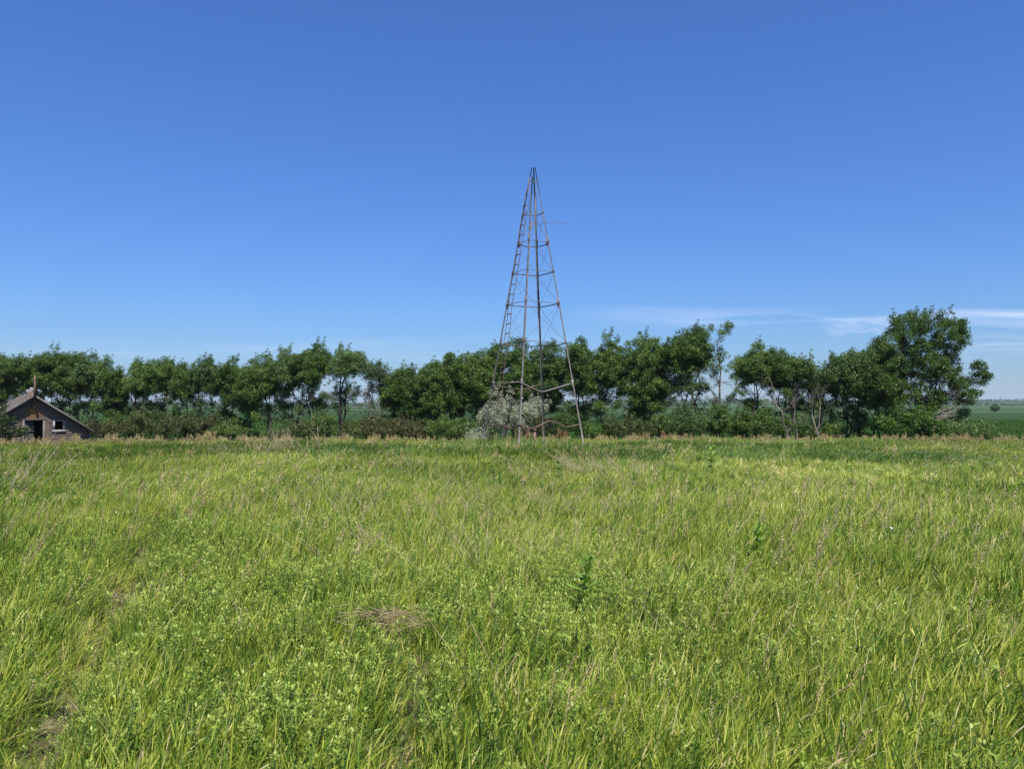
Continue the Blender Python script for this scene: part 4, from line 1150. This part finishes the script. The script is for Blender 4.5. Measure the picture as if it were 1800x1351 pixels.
def instancer(name, pts, rot, scl, idx, coll, kind='stuff', label=None):
    me = bpy.data.meshes.new(name); me.vertices.add(len(pts)); me.vertices.foreach_set('co', pts.astype(np.float32).ravel())
    a = me.attributes.new('rot', 'FLOAT_VECTOR', 'POINT'); a.data.foreach_set('vector', rot.astype(np.float32).ravel())
    a = me.attributes.new('scl', 'FLOAT_VECTOR', 'POINT'); a.data.foreach_set('vector', scl.astype(np.float32).ravel())
    a = me.attributes.new('idx', 'INT', 'POINT'); a.data.foreach_set('value', idx.astype(np.int32))
    o = bpy.data.objects.new(name, me); COL.objects.link(o)
    ng = bpy.data.node_groups.new(name, 'GeometryNodeTree')
    ng.interface.new_socket('Geometry', in_out='INPUT', socket_type='NodeSocketGeometry')
    ng.interface.new_socket('Geometry', in_out='OUTPUT', socket_type='NodeSocketGeometry')
    N, Lk = ng.nodes, ng.links
    gi, go = N.new('NodeGroupInput'), N.new('NodeGroupOutput')
    iop = N.new('GeometryNodeInstanceOnPoints'); ci = N.new('GeometryNodeCollectionInfo')
    ci.inputs['Collection'].default_value = coll; ci.inputs['Separate Children'].default_value = True; ci.inputs['Reset Children'].default_value = True
    def na(nm, dt):
        n = N.new('GeometryNodeInputNamedAttribute'); n.data_type = dt; n.inputs['Name'].default_value = nm
        return n.outputs['Attribute']
    er = N.new('FunctionNodeEulerToRotation')
    Lk.new(na('rot', 'FLOAT_VECTOR'), er.inputs[0]); Lk.new(er.outputs[0], iop.inputs['Rotation'])
    Lk.new(na('scl', 'FLOAT_VECTOR'), iop.inputs['Scale'])
    iop.inputs['Pick Instance'].default_value = True
    Lk.new(na('idx', 'INT'), iop.inputs['Instance Index'])
    Lk.new(gi.outputs[0], iop.inputs['Points']); Lk.new(ci.outputs[0], iop.inputs['Instance']); Lk.new(iop.outputs[0], go.inputs[0])
    md = o.modifiers.new('scatter', 'NODES'); md.node_group = ng
    tag(o, label, None, None, kind)
    return o

def sector(n, r0, r1, half=R(50)):
    r = np.sqrt(rng.uniform(r0 * r0, r1 * r1, n)); a = rng.uniform(-half, half, n)
    return r * np.sin(a), r * np.cos(a)
def meadow():
    X, Y, I, SZ = [], [], [], []
    def band(r0, r1, dens, picks, probs, sz, half=R(50)):
        n = int(dens * half * (r1 * r1 - r0 * r0))
        x, y = sector(n, r0, r1, half)
        X.append(x); Y.append(y); I.append(rng.choice(picks, n, p=np.array(probs) / np.sum(probs))); SZ.append(rng.uniform(sz[0], sz[1], n))
    band(0.5, 2.2, 60, [0, 1, 2, 3, 4, 5], [1] * 6, (0.55, 0.8), half=R(180))
    band(1.8, 7, 120, [0, 1, 2, 3, 4, 5, 6, 10], [5, 5, 5, 5, 5, 4, .5, 1], (0.7, 1.1), half=R(100))
    band(7, 14, 84, [0, 1, 2, 3, 4, 5, 6, 10], [5, 5, 5, 5, 5, 4, 1.2, .6], (0.8, 1.15), half=R(68))
    band(14, 24, 32, [11, 12, 13, 14, 5, 9], [5, 5, 5, .3, 2, .03], (0.8, 1.15), half=R(58))
    band(24, 40, 22, [11, 12, 13, 14], [5, 5, 4, .35], (0.8, 1.05))
    band(40, 66, 7, [11, 12, 14, 16], [5, 5, 2, 1], (0.8, 1.0), half=R(44))
    x = np.concatenate(X); y = np.concatenate(Y); idx = np.concatenate(I); s = np.concatenate(SZ)
    r = np.hypot(x, y)
    keep = np.ones(len(x), bool)
    # leafy weed patches in the middle foreground
    def patch(cx, cy, rx, ry): return np.exp(-(((x - cx) / rx) ** 2 + ((y - cy) / ry) ** 2))
    wm = patch(-2.2, 7.2, 1.9, 2.6) + patch(1.1, 5.9, 1.2, 1.2) + patch(-1.1, 4.9, 0.9, 1.0) + 0.7 * patch(0.3, 7.5, 1.2, 1.4)
    wn_ = vnoise(x, y, 1.4, 5)
    sel = (rng.random(len(x)) < np.clip(wm * 0.62 * (0.0 + 1.2 * wn_), 0, 0.5)) & (r < 14)
    idx[sel] = rng.choice([7, 8], sel.sum()); s[sel] = rng.uniform(0.65, 1.0, sel.sum())
    sel = (r > 3) & (r < 14) & (rng.random(len(x)) < 0.015); idx[sel] = rng.choice([7, 8], sel.sum())
    # dry stems, mid distance
    dm = patch(-7.3, 24.5, 1.6, 1.4) * 0.25 + patch(2.0, 16.8, 1.5, 1.5) * 0.3 + patch(-0.6, 12, 2.4, 3.5) * 0.05 + patch(-3.0, 17, 2.2, 2.5) * 0.05 + patch(-.85, 5.45, 0.35, 0.22) * 0.0
    sel = rng.random(len(x)) < dm * 0.45; idx[sel] = 9; s[sel] = rng.uniform(0.8, 1.3, sel.sum())
    # ruts: short, sparse
    for (xa, ya), (xb, yb), w, dep in RUTS:
        t = np.clip((y - ya) / (yb - ya), -0.4, 1.0); d = np.abs(x - (xa + (xb - xa) * t))
        near_r = (d < w * 1.6) & (y < yb) & (y > 1); s = np.where(near_r, s * 0.8, s)
        inr = (d < w * rng.uniform(0.3, 1.1, len(x))) & (y < yb) & (y > 3.6)
        idx[inr] = np.where(rng.random(inr.sum()) < 0.72, 10, 5); s[inr] *= 0.7
        keep &= ~(inr & (rng.random(len(x)) < 0.1))
    # thatch-only little clearings
    cn = vnoise(x, y, 1.9, 9)
    sel = (cn > 0.86) & (r < 10) & (r > 5.5); idx[sel] = 10
    # far edge: tan seed heads along the crest, dark weeds just before
    ey = 31 + 1.2 * np.sin(x * 0.13 + 1.0) + 0.02 * x
    sel = (np.abs(y - ey - 2.6) < 1.9) & (rng.random(len(x)) < (0.03 + 0.13 * (vnoise(x, y, 0.35, 3) > 0.5)) * np.where(x < -11, 0.25, 1.0)); idx[sel] = 15
    # pinkish-tan weeds before the shed
    sel = (x < -13) & (x > -26) & (np.abs(y - 31 + 0.12 * (x + 20)) < 1.6) & (rng.random(len(x)) < 0.07); idx[sel] = 15
    tw_ = np.exp(-(((x - 0.7) / 9) ** 2)) * (y > 22) * (y < 29.5); s = s * (1 + 0.28 * tw_)
    # lush dark band before the far edge, paler grass nearer
    bandn = vnoise(x, y, 0.12, 61)
    zone = (y > 21.5 + 5 * (bandn - 0.5)) & (y < 30.5) & (np.isin(idx, [12, 13])) & (x > -14) & (x < 13)
    sel = zone & (rng.random(len(x)) < 0.8); idx[sel] = 11
    sel = (y < 21) & (idx == 11) & (rng.random(len(x)) < 0.6); idx[sel] = 12
    s = np.where(idx == 15, s * (0.6 + 0.5 * vnoise(x, y, 1.3, 44)), s)
    # height patches
    hn = vnoise(x, y, 0.28, 21) * 0.6 + vnoise(x, y, 0.9, 22) * 0.4
    s = s * (0.76 + 0.4 * hn)
    # nothing inside the shed
    lx = (x - A0.x) * math.cos(YAW) + (y - A0.y) * math.sin(YAW); ly = -(x - A0.x) * math.sin(YAW) + (y - A0.y) * math.cos(YAW)
    keep &= ~((np.abs(lx - 0.3) < 4.6) & (ly > -0.25) & (ly < 5))
    # crop field takes over beyond the belt
    keep &= ~((y + 0.33 * x > 60) & (y > 30))
    x, y, idx, s, hn = [q[keep] for q in (x, y, idx, s, hn)]
    z = gz(x, y)
    wind = (vnoise(x, y, 0.18, 31) - 0.5) * 2.2 + (vnoise(x, y, 0.7, 32) - 0.5) * 1.4
    rot = np.stack([rng.normal(0, 0.06, len(x)), rng.normal(0.03, 0.07, len(x)), wind + rng.normal(0, 0.55, len(x))], -1)
    # lodged, swirled grass on the right middle distance
    lod = np.exp(-(((x - 9) / 6.5) ** 2 + ((y - 19) / 5) ** 2)) * (vnoise(x, y, 0.6, 33) > 0.35)
    rot[:, 1] += lod * 0.45
    s3 = np.stack([s * rng.uniform(0.9, 1.25, len(x)), s * rng.uniform(0.9, 1.25, len(x)), s * (1 - 0.12 * lod)], -1)
    print('meadow tufts', len(x))
    instancer('grass', np.stack([x, y, z - 0.01], -1), rot, s3, idx, TUFTS, label='tall yellow green meadow grass mixed with leafy weeds')
meadow()

def crop():
    cc = bpy.data.collections.new('crop_plants')
    rs = np.random.default_rng(5)
    for k in range(3):
        mb = MB()
        n = 46
        c = np.stack([rs.normal(0, 0.33, n), rs.normal(0, 0.16, n), rs.uniform(0.1, 0.55, n)], -1)
        nr = rs.normal(size=(n, 3)) * 0.5 + np.array([0, 0, 1.0]); nr /= np.linalg.norm(nr, axis=1, keepdims=True)
        t = np.cross(nr, rs.normal(size=(n, 3))); t /= np.linalg.norm(t, axis=1, keepdims=True); b = np.cross(nr, t)
        L, W = 0.09, 0.07
        v = np.stack([c - t * L, c + b * W, c + t * L, c - b * W], 1).reshape(-1, 3)
        mb.add(v, np.arange(n)[:, None] * 4 + np.array([[0, 1, 2, 3]]), tone=np.repeat(rs.uniform(0, 1, n), 4))
        o = mb.build('crop_plant_%s' % 'abc'[k], M['crop'], link=False); cc.objects.link(o)
    pts = []
    a = R(-12)
    for i in np.arange(-180, 260, 0.85):
        for_j = np.arange(-160, 160, 0.9)
        x = for_j * math.cos(a) - i * math.sin(a) + rng.normal(0, .12, len(for_j)); y = for_j * math.sin(a) + i * math.cos(a) + rng.normal(0, .05, len(for_j))
        m = (y + 0.33 * x > 61.0) & (y > 30) & (y < 150) & (np.abs(x) < y * 0.72)
        # only what gaps in the belt or the open right side can show
        pts.append(np.stack([x[m], y[m]], -1))
    p = np.concatenate(pts)
    far = p[:, 1] > 95
    p = p[~far | (rng.random(len(p)) < 0.6)]
    n = len(p); print('crop', n)
    z = gz(p[:, 0], p[:, 1])
    s = rng.uniform(0.85, 1.2, n) * np.where(p[:, 1] > 95, 1.3, 1.0)
    instancer('crop_field', np.stack([p[:, 0], p[:, 1], z], -1), np.stack([np.zeros(n), np.zeros(n), a + rng.choice([0, math.pi], n)], -1),
              np.stack([s, s, rng.uniform(0.85, 1.15, n)], -1), rng.integers(0, 3, n), cc, label='dark green rows of a low leafy crop')
crop()

# ---------------------------------------------------------------- individual weeds
def broadleaf_weed(name, px, py_top, d, label, cat, h=None, n=9, L=0.11, W=0.05, mat='milkweed', seed=1, tone=(0.2, 0.9)):
    rs = np.random.default_rng(seed)
    tp = P(px, py_top, d); g = G(tp.x, d); H = tp.z - g
    root = empty(name, (tp.x, d, g), label, cat)
    st = MB()
    lean = rs.normal(0, 0.03, 2)
    def sp(t): return np.array([tp.x + lean[0] * (t - 1) * 2, d + lean[1] * (t - 1) * 2, g + H * t])
    st.tube([sp(0), sp(0.35), sp(0.7), sp(1)], [0.009, 0.008, 0.006, 0.004], 6, tone=0.6)
    st.build('stem', M[mat], parent=root, smooth=True)
    lv = MB()
    for i in range(n):
        t = 0.25 + 0.75 * (i + 0.5) / n
        for s in (0, 1):
            az = i * math.pi / 2 + s * math.pi + rs.normal(0, 0.2)
            el = 0.35 + 0.65 * t + rs.normal(0, 0.12)
            o = np.array([math.cos(az) * math.cos(el), math.sin(az) * math.cos(el), math.sin(el)])
            sd = np.array([-math.sin(az), math.cos(az), 0]); up = np.cross(o, sd) * -1
            l = L * (1.1 - 0.55 * max(0, t - 0.6) / 0.4) * rs.uniform(0.85, 1.15); w = W * l / L * 0.5
            p = sp(min(t, 1)); rows = []
            prof = [0.1, 0.8, 1.0, 0.75, 0.05]
            for q, wf in zip(np.linspace(0, 1, 5), prof):
                c = p + o * l * q - np.array([0, 0, 1]) * l * 0.22 * q * q
                rows += [c - sd * w * wf + up * w * wf * 0.35, c, c + sd * w * wf + up * w * wf * 0.35]
            f = []
            for r_ in range(4):
                for c_ in range(2):
                    a_ = r_ * 3 + c_; f.append([a_, a_ + 1, a_ + 4, a_ + 3])
            lv.add(np.array(rows), f, tone=rs.uniform(*tone))
    lv.build('leaves', M[mat], parent=root, smooth=True)
    return root
broadleaf_weed('milkweed', 1037, 980, 5.9, 'tall milkweed with dark green paired leaves in the middle of the foreground grass', 'milkweed', n=10, L=0.14, W=0.062, seed=3)
broadleaf_weed('milkweed', 1250, 784, 17.5, 'distant milkweed standing above the grass in front of the airy tree', 'milkweed', n=9, L=0.22, W=0.11, seed=5, tone=(0.5, 1.0))
broadleaf_weed('milkweed', 1331, 925, 8.0, 'small dark milkweed half sunk in the right of the meadow', 'milkweed', n=8, L=0.13, W=0.065, seed=7)
broadleaf_weed('broadleaf_weed', 981, 812, 16.5, 'tiny dark weed left of the fallen pale stalks', 'weed', n=6, L=0.13, W=0.08, seed=9, tone=(0, .4))
broadleaf_weed('broadleaf_weed', 1112, 825, 14.5, 'dark low weed right of the fallen pale stalks', 'weed', n=7, L=0.13, W=0.06, seed=10, tone=(0, .4))
broadleaf_weed('broadleaf_weed', 680, 920, 8.6, 'slim dark weed left of centre beside a leaning dry stalk', 'weed', n=11, L=0.07, W=0.025, seed=11, tone=(0, .5))
broadleaf_weed('broadleaf_weed', 1146, 1030, 5.6, 'bushy upright weed right of the foreground milkweed', 'weed', n=14, L=0.05, W=0.018, seed=13, mat='forb', tone=(.2, .7))

def stalks(name, px, py, d, label, n, h, spreadx, leanx, seed, cat='dry stalks', r=0.004, mat='straw', hv=0.35, lv=0.5, fork=True, spready=None):
    rs = np.random.default_rng(seed)
    b = P(px, py, d); g = G(b.x, d)
    mb = MB()
    for _ in range(n):
        x0 = b.x + rs.normal(0, spreadx); y0 = d + rs.normal(0, spready or spreadx * 0.7)
        hh = h * rs.uniform(1 - hv, 1 + hv); lx = leanx + rs.normal(0, lv); ly = rs.normal(0, 0.2)
        z0 = G(x0, y0)
        p0 = np.array([x0, y0, z0]); p2 = p0 + np.array([lx * hh, ly * hh, hh]); p1 = (p0 + p2) / 2 + rs.normal(size=3) * 0.03 * hh
        tn = rs.uniform(0.35, 1.0)
        mb.tube([p0, p1, p2], [r, r * 0.85, r * 0.35], 4, tone=tn)
        if fork:
            for _ in range(3):
                a = p1 + (p2 - p1) * rs.uniform(0, 0.8); e = a + (p2 - p1) * 0.5 + rs.normal(size=3) * 0.16 * hh
                mb.tube([a, (a + e) / 2 + rs.normal(size=3) * 0.01, e], [r * 0.55, r * 0.45, r * 0.25], 3, tone=tn)
    o = mb.build(name, M[mat], origin=(b.x, d, g))
    tag(o, label, cat)
    return o
stalks('dry_stalks', 485, 792, 24.5, 'spray of pale dry weed stalks before the left row, near the forked tree', 26, 0.7, 0.5, -0.25, 3, r=0.0055, lv=0.45)
stalks('dry_stalks', 1055, 838, 17.0, 'bleached dry stalks lying over to the left right of the tower', 34, 0.5, 0.45, -1.2, 5, r=0.0042, hv=0.4)
stalks('dry_stalks', 565, 790, 24.0, 'single clump of upright dry stalks right of the pale weed spray', 7, 0.85, 0.12, 0.0, 7, r=0.007, lv=0.12)
stalks('dry_stalks', 700, 830, 17.0, 'faint tan stalks left of the tower foot in the middle distance', 12, 0.45, 0.5, -0.7, 9, r=0.003)
stalks('dry_stalks', 795, 850, 14.5, 'thin brown stalks leaning left below the tower left leg', 11, 0.5, 0.4, -0.4, 11, r=0.0026)
stalks('dry_stalks', 720, 985, 7.8, 'few long leaning dry stems left of centre in the foreground', 4, 0.45, 0.25, -1.4, 13, r=0.0025, fork=False)
stalks('dry_stalks', 895, 1000, 7.5, 'sparse fine dry stems upright in the centre of the meadow', 16, 0.55, 0.22, -0.1, 15, r=0.0022)
stalks('dry_stalks', 1085, 900, 10.5, 'curved dry stems above the foreground milkweed', 7, 0.5, 0.3, -0.7, 17, r=0.0022)
stalks('dry_stalks', 870, 1180, 4.6, 'two dry stems leaning left in the lower centre', 3, 0.5, 0.1, -0.55, 19, r=0.0035, fork=False)
stalks('dead_twigs', 8, 880, 13.5, 'pale bare twigs over the dark bush at the left edge', 16, 0.75, 0.25, 0.35, 21, r=0.006, mat='straw', cat='twigs')
def matted():
    rs = np.random.default_rng(41)
    d = 5.25; b = P(690, 1128, d); g = G(b.x, d)
    mb = MB()
    for _ in range(90):
        a = rs.normal(0, 0.75); L = rs.uniform(0.08, 0.24)
        c = np.array([b.x + rs.normal(0, 0.13), d + rs.normal(0, 0.09), g + 0.22 + rs.uniform(0, 0.09)])
        t = np.array([math.cos(a), math.sin(a) * 0.8, rs.normal(0, 0.15)]) * L / 2
        mb.tube([c - t, c + rs.normal(size=3) * 0.012, c + t], [0.0025, 0.0022, 0.001], 3, tone=rs.uniform(0.1, 0.95))
    tag(mb.build('dead_weed_mat', M['straw'], origin=(b.x, d, g)), 'matted nest of grey brown dead stems left of centre in the lower meadow', 'dead weeds')
matted()
def dock(px, top, d, label, seed, cat='dock plant'):
    rs = np.random.default_rng(seed)
    tp = P(px, top, d); g = G(tp.x, d); H = tp.z - g
    mb = MB()
    for k in range(3 if d > 10 else 1):
        x0 = tp.x + rs.normal(0, 0.05 if d > 10 else .01); hh = H * rs.uniform(0.8, 1.0)
        mb.tube([(x0, d, g), (x0, d, g + hh)], [0.006, 0.003], 4, tone=0.4)
        n = 90; w = 0.03 if d > 10 else 0.008
        c = np.stack([x0 + rs.normal(0, w, n), d + rs.normal(0, w, n), g + hh * (1 - 0.45 * rs.random(n))], -1)
        add_leaves(mb, c, 0.03 if d > 10 else 0.014, rs.uniform(0.1, 1, n), up=0)
    tag(mb.build('dock_plant', M['dock'], origin=(tp.x, d, g)), label, cat)
dock(928, 751, 31.0, 'rust coloured seeded dock plant just right of the near tower leg', 1)
dock(985, 752, 31.5, 'pale orange dock plant inside the right half of the tower foot', 2)
dock(992, 753, 31.2, 'small orange dock plant beside the right tower leg', 3)
dock(1166, 754, 31.5, 'orange brown dock plant against the shrubs under the broad tree', 4)
dock(345, 1118, 4.9, 'thin reddish dock stalk left of the foreground weeds', 5)
dock(1757, 1165, 4.6, 'single tan brown seed stalk near the lower right corner', 6)
# white bloom on the right
def bloom(px, py, d, label):
    p = P(px, py, d); rs = np.random.default_rng(2)
    g = G(p.x, d)
    root = empty('white_flower', (p.x, d, g), label, 'flower')
    m = MB(); m.tube([(p.x, d, g), (p.x, d, p.z)], 0.003, 4, tone=0.4); m.build('stem', M['forb'], parent=root)
    m = MB(); c = np.stack([p.x + rs.normal(0, .009, 16), d + rs.normal(0, .009, 16), p.z + rs.normal(0, .008, 16)], -1)
    add_leaves(m, c + np.array([0, 0, 0.03]), 0.022, np.zeros(16), up=0.8, aspect=0.8); m.build('flower_head', M['petal'], parent=root)
bloom(1567, 934, 8.4, 'lone white flower head in the grass on the right')
# dark bushes at the left edge
d = 12.8; b = P(-8, 850, d)
plant('shrub', (b.x, d, G(b.x, d)), [(b.x - 0.1, d, 0.35, 0.3), (b.x + 0.1, d - .1, 0.22, 0.24), (b.x - 0.4, d, 0.35, 0.3), (b.x - 0.75, d + .1, 0.3, 0.3), (b.x + .02, d + .1, .5, .14)], M['leaf_cool'], M['deadwood'],
      'dark low bush at the left picture edge under bare pale twigs', 'shrub', None, stems=3, trunk_r=0.012, leafsize=0.035, clump=0.09, dens=1.0, spire=0.1)
def edge_tuft():
    mb = MB(); rs = np.random.default_rng(8)
    d = 8.6; b = P(-2, 960, d); g = G(b.x, d)
    for k in range(8):
        blades(mb, 50, 0.14, 0.5, 0.008, lean=(0.1, 0), lean_var=0.3, tone=(0.0, 0.25), curve=0.8, rs=rs, base=(rs.normal(-.15, .14), rs.normal(0, .12), 0), yellow=0.02)
    o = mb.build('grass_clump', M['forb']); o.location = (b.x, d, g)
    tag(o, 'tall dark green grass clump at the left edge of the meadow', 'grass clump')
edge_tuft()

# ---------------------------------------------------------------- far distance
def far_tree():
    d = 420.0; p = P(1749, 713, d); g = G(p.x, d)
    s = d / F
    root = empty('lone_tree', (p.x, d, g), 'tiny lone tree on the horizon beyond the crop field at the right', 'tree')
    tr = MB(); tr.tube([(p.x, d, g - .2), (p.x, d, g + 1.8)], [0.25, 0.15], 8); tr.build('trunk', M['bark'], parent=root)
    lf = MB(); n = 2600
    dd = rand_dirs(n); c = np.array([p.x, d, g + 2.0]) + dd * (rng.random((n, 1)) ** 0.4) * np.array([2.3, 2.0, 1.7]) * (1 + 0.12 * np.sin(dd[:, :1] * 9 + 1) + 0.1 * np.sin(dd[:, 2:] * 6))
    add_leaves(lf, c, 0.5, rng.uniform(0.1, 0.8, n)); lf.build('crown', M['leaf'], parent=root)
far_tree()
def far_woods():
    mb = MB()
    segs = [(1450, -900, 1500, 1800, 5.5), (2300, -1600, 2600, 2600, 7.5), (3400, -2600, 3400, 2600, 9)]
    for dist, x0, x1, n, h in segs:
        x = rng.uniform(x0, x1, n)
        k = (vnoise(x, np.full(n, dist), 0.004, 13) > 0.36)
        x = x[k]; y = dist + rng.normal(0, 14, len(x)) + 0.05 * x
        for xi, yi in zip(x, y):
            hh = h * rng.uniform(0.5, 1.2); w = hh * rng.uniform(0.5, 0.9); g = G(xi, yi)
            m = 5
            c = np.array([xi, yi, g + hh * 0.5]) + rng.normal(size=(m, 3)) * np.array([w * .4, w * .4, hh * .22])
            add_leaves(mb, c, hh * 0.75, rng.uniform(0, 0.8, m), up=0.0, aspect=0.9)
    tag(mb.build('distant_woods', M['leaf']), 'dark strips of far woods along the horizon', kind='stuff')
far_woods()
def farm():
    d = 2100.0
    for px, w, h, lab in ((1706, 4, 4, 'small white farm building on the far right horizon'), (1715, 7, 2.5, 'long low white farm shed on the far right horizon')):
        p = P(px, 710, d); g = G(p.x, d)
        root = empty('farm_building', (p.x, d, g), lab, 'building')
        m = MB(); m.box((p.x - w/2, d, g - 1), (p.x + w/2, d + 9, g + h)); m.build('wall', M['white'], parent=root)
        m = MB(); v = [(p.x - w/2 - .3, d - .3, g + h), (p.x + w/2 + .3, d - .3, g + h), (p.x + w/2 + .3, d + 9.3, g + h), (p.x - w/2 - .3, d + 9.3, g + h), (p.x - w/2 - .3, d + 4.5, g + h + 2), (p.x + w/2 + .3, d + 4.5, g + h + 2)]
        m.add(v, [[0, 1, 5, 4], [2, 3, 4, 5]]); m.add(v, [[1, 2, 5], [3, 0, 4]]); m.build('roof', M['trim'], parent=root)
farm()

# ---------------------------------------------------------------- clouds: thin sheets of real cloud far out
def cloud(name, px0, px1, py0, py1, alt, label, dens, seed, nscale):
    """sheet at altitude alt whose near and far edges are seen at rows py0 (top = near) and py1"""
    def xy(px, py):
        r = ray(px, py); t = (alt - CAM.z) / r.z; return r.x * t, r.y * t
    nx, ny = 60, 16
    V = []; A = []
    for j in range(ny + 1):
        v = j / ny
        for i in range(nx + 1):
            u = i / nx
            x, y = xy(px0 + (px1 - px0) * u, py0 + (py1 - py0) * v)
            V.append((x, y, alt + 60 * math.sin(u * 9 + v * 4) + 40 * math.sin(u * 23)))
            e = min(1, u / 0.25, (1 - u) / 0.12) * min(1, v / 0.4, (1 - v) / 0.45)
            A.append(max(0, e))
    F_ = [[j*(nx+1)+i, j*(nx+1)+i+1, (j+1)*(nx+1)+i+1, (j+1)*(nx+1)+i] for j in range(ny) for i in range(nx)]
    t = NT('cloud_' + str(seed))
    n = t.noise(t.mapping(t.pos(), (nscale * 0.4, nscale * 0.6, 0.0), (0, 0, 0.02)), 1.0, 3, 0.5, dist=0.0)
    n.node.inputs['Vector']
    a = t.math('MULTIPLY', t.ramp(n, [(0.36, (0, 0, 0)), (0.70, (1, 1, 1))]), t.attr('fade'))
    a = t.math('MULTIPLY', a, dens, clamp=True)
    df = t.new('ShaderNodeBsdfDiffuse'); df.inputs[0].default_value = (0.9, 0.9, 0.9, 1)
    tl = t.new('ShaderNodeBsdfTranslucent'); tl.inputs[0].default_value = (0.93, 0.93, 0.93, 1)
    m1 = t.new('ShaderNodeMixShader'); m1.inputs[0].default_value = 0.6; t.link(df.outputs[0], m1.inputs[1]); t.link(tl.outputs[0], m1.inputs[2])
    tp = t.new('ShaderNodeBsdfTransparent'); m2 = t.new('ShaderNodeMixShader')
    t.link(a, m2.inputs[0]); t.link(tp.outputs[0], m2.inputs[1]); t.link(m1.outputs[0], m2.inputs[2])
    mat = t.done(m2.outputs[0])
    mb = MB(); mb.add(V, F_, fade=np.array(A))
    o = mb.build(name, mat, smooth=True)
    tag(o, label, kind='stuff')
    o.visible_shadow = True
cloud('cloud', 1000, 2100, 540, 575, 2600, 'long thin white streak of cloud low over the right trees', 0.42, 3, 0.00045)
cloud('cloud', 1440, 1600, 560, 592, 2300, 'small white wisp of cloud left of the big tree', 0.32, 5, 0.0012)
cloud('cloud', 1600, 2050, 566, 650, 2000, 'faint broken veil of cloud right of the big tree', 0.18, 8, 0.0009)
cloud('cloud', -200, 1100, 590, 640, 2200, 'faint hazy bank of cloud low over the left tree row', 0.12, 9, 0.0003)

HAZE = True
if HAZE:
    t = NT('haze_air')
    pv = t.new('ShaderNodeVolumePrincipled')
    pv.inputs['Color'].default_value = (0.80, 0.88, 1.0, 1)
    pv.inputs['Density'].default_value = 0.00011
    pv.inputs['Anisotropy'].default_value = 0.2
    t.link(pv.outputs[0], t.out.inputs['Volume'])
    mb = MB(); mb.box((-9300, -9300, -8), (9300, 9300, 90))
    o = mb.build('haze', t.m); tag(o, kind='stuff')
print('done')
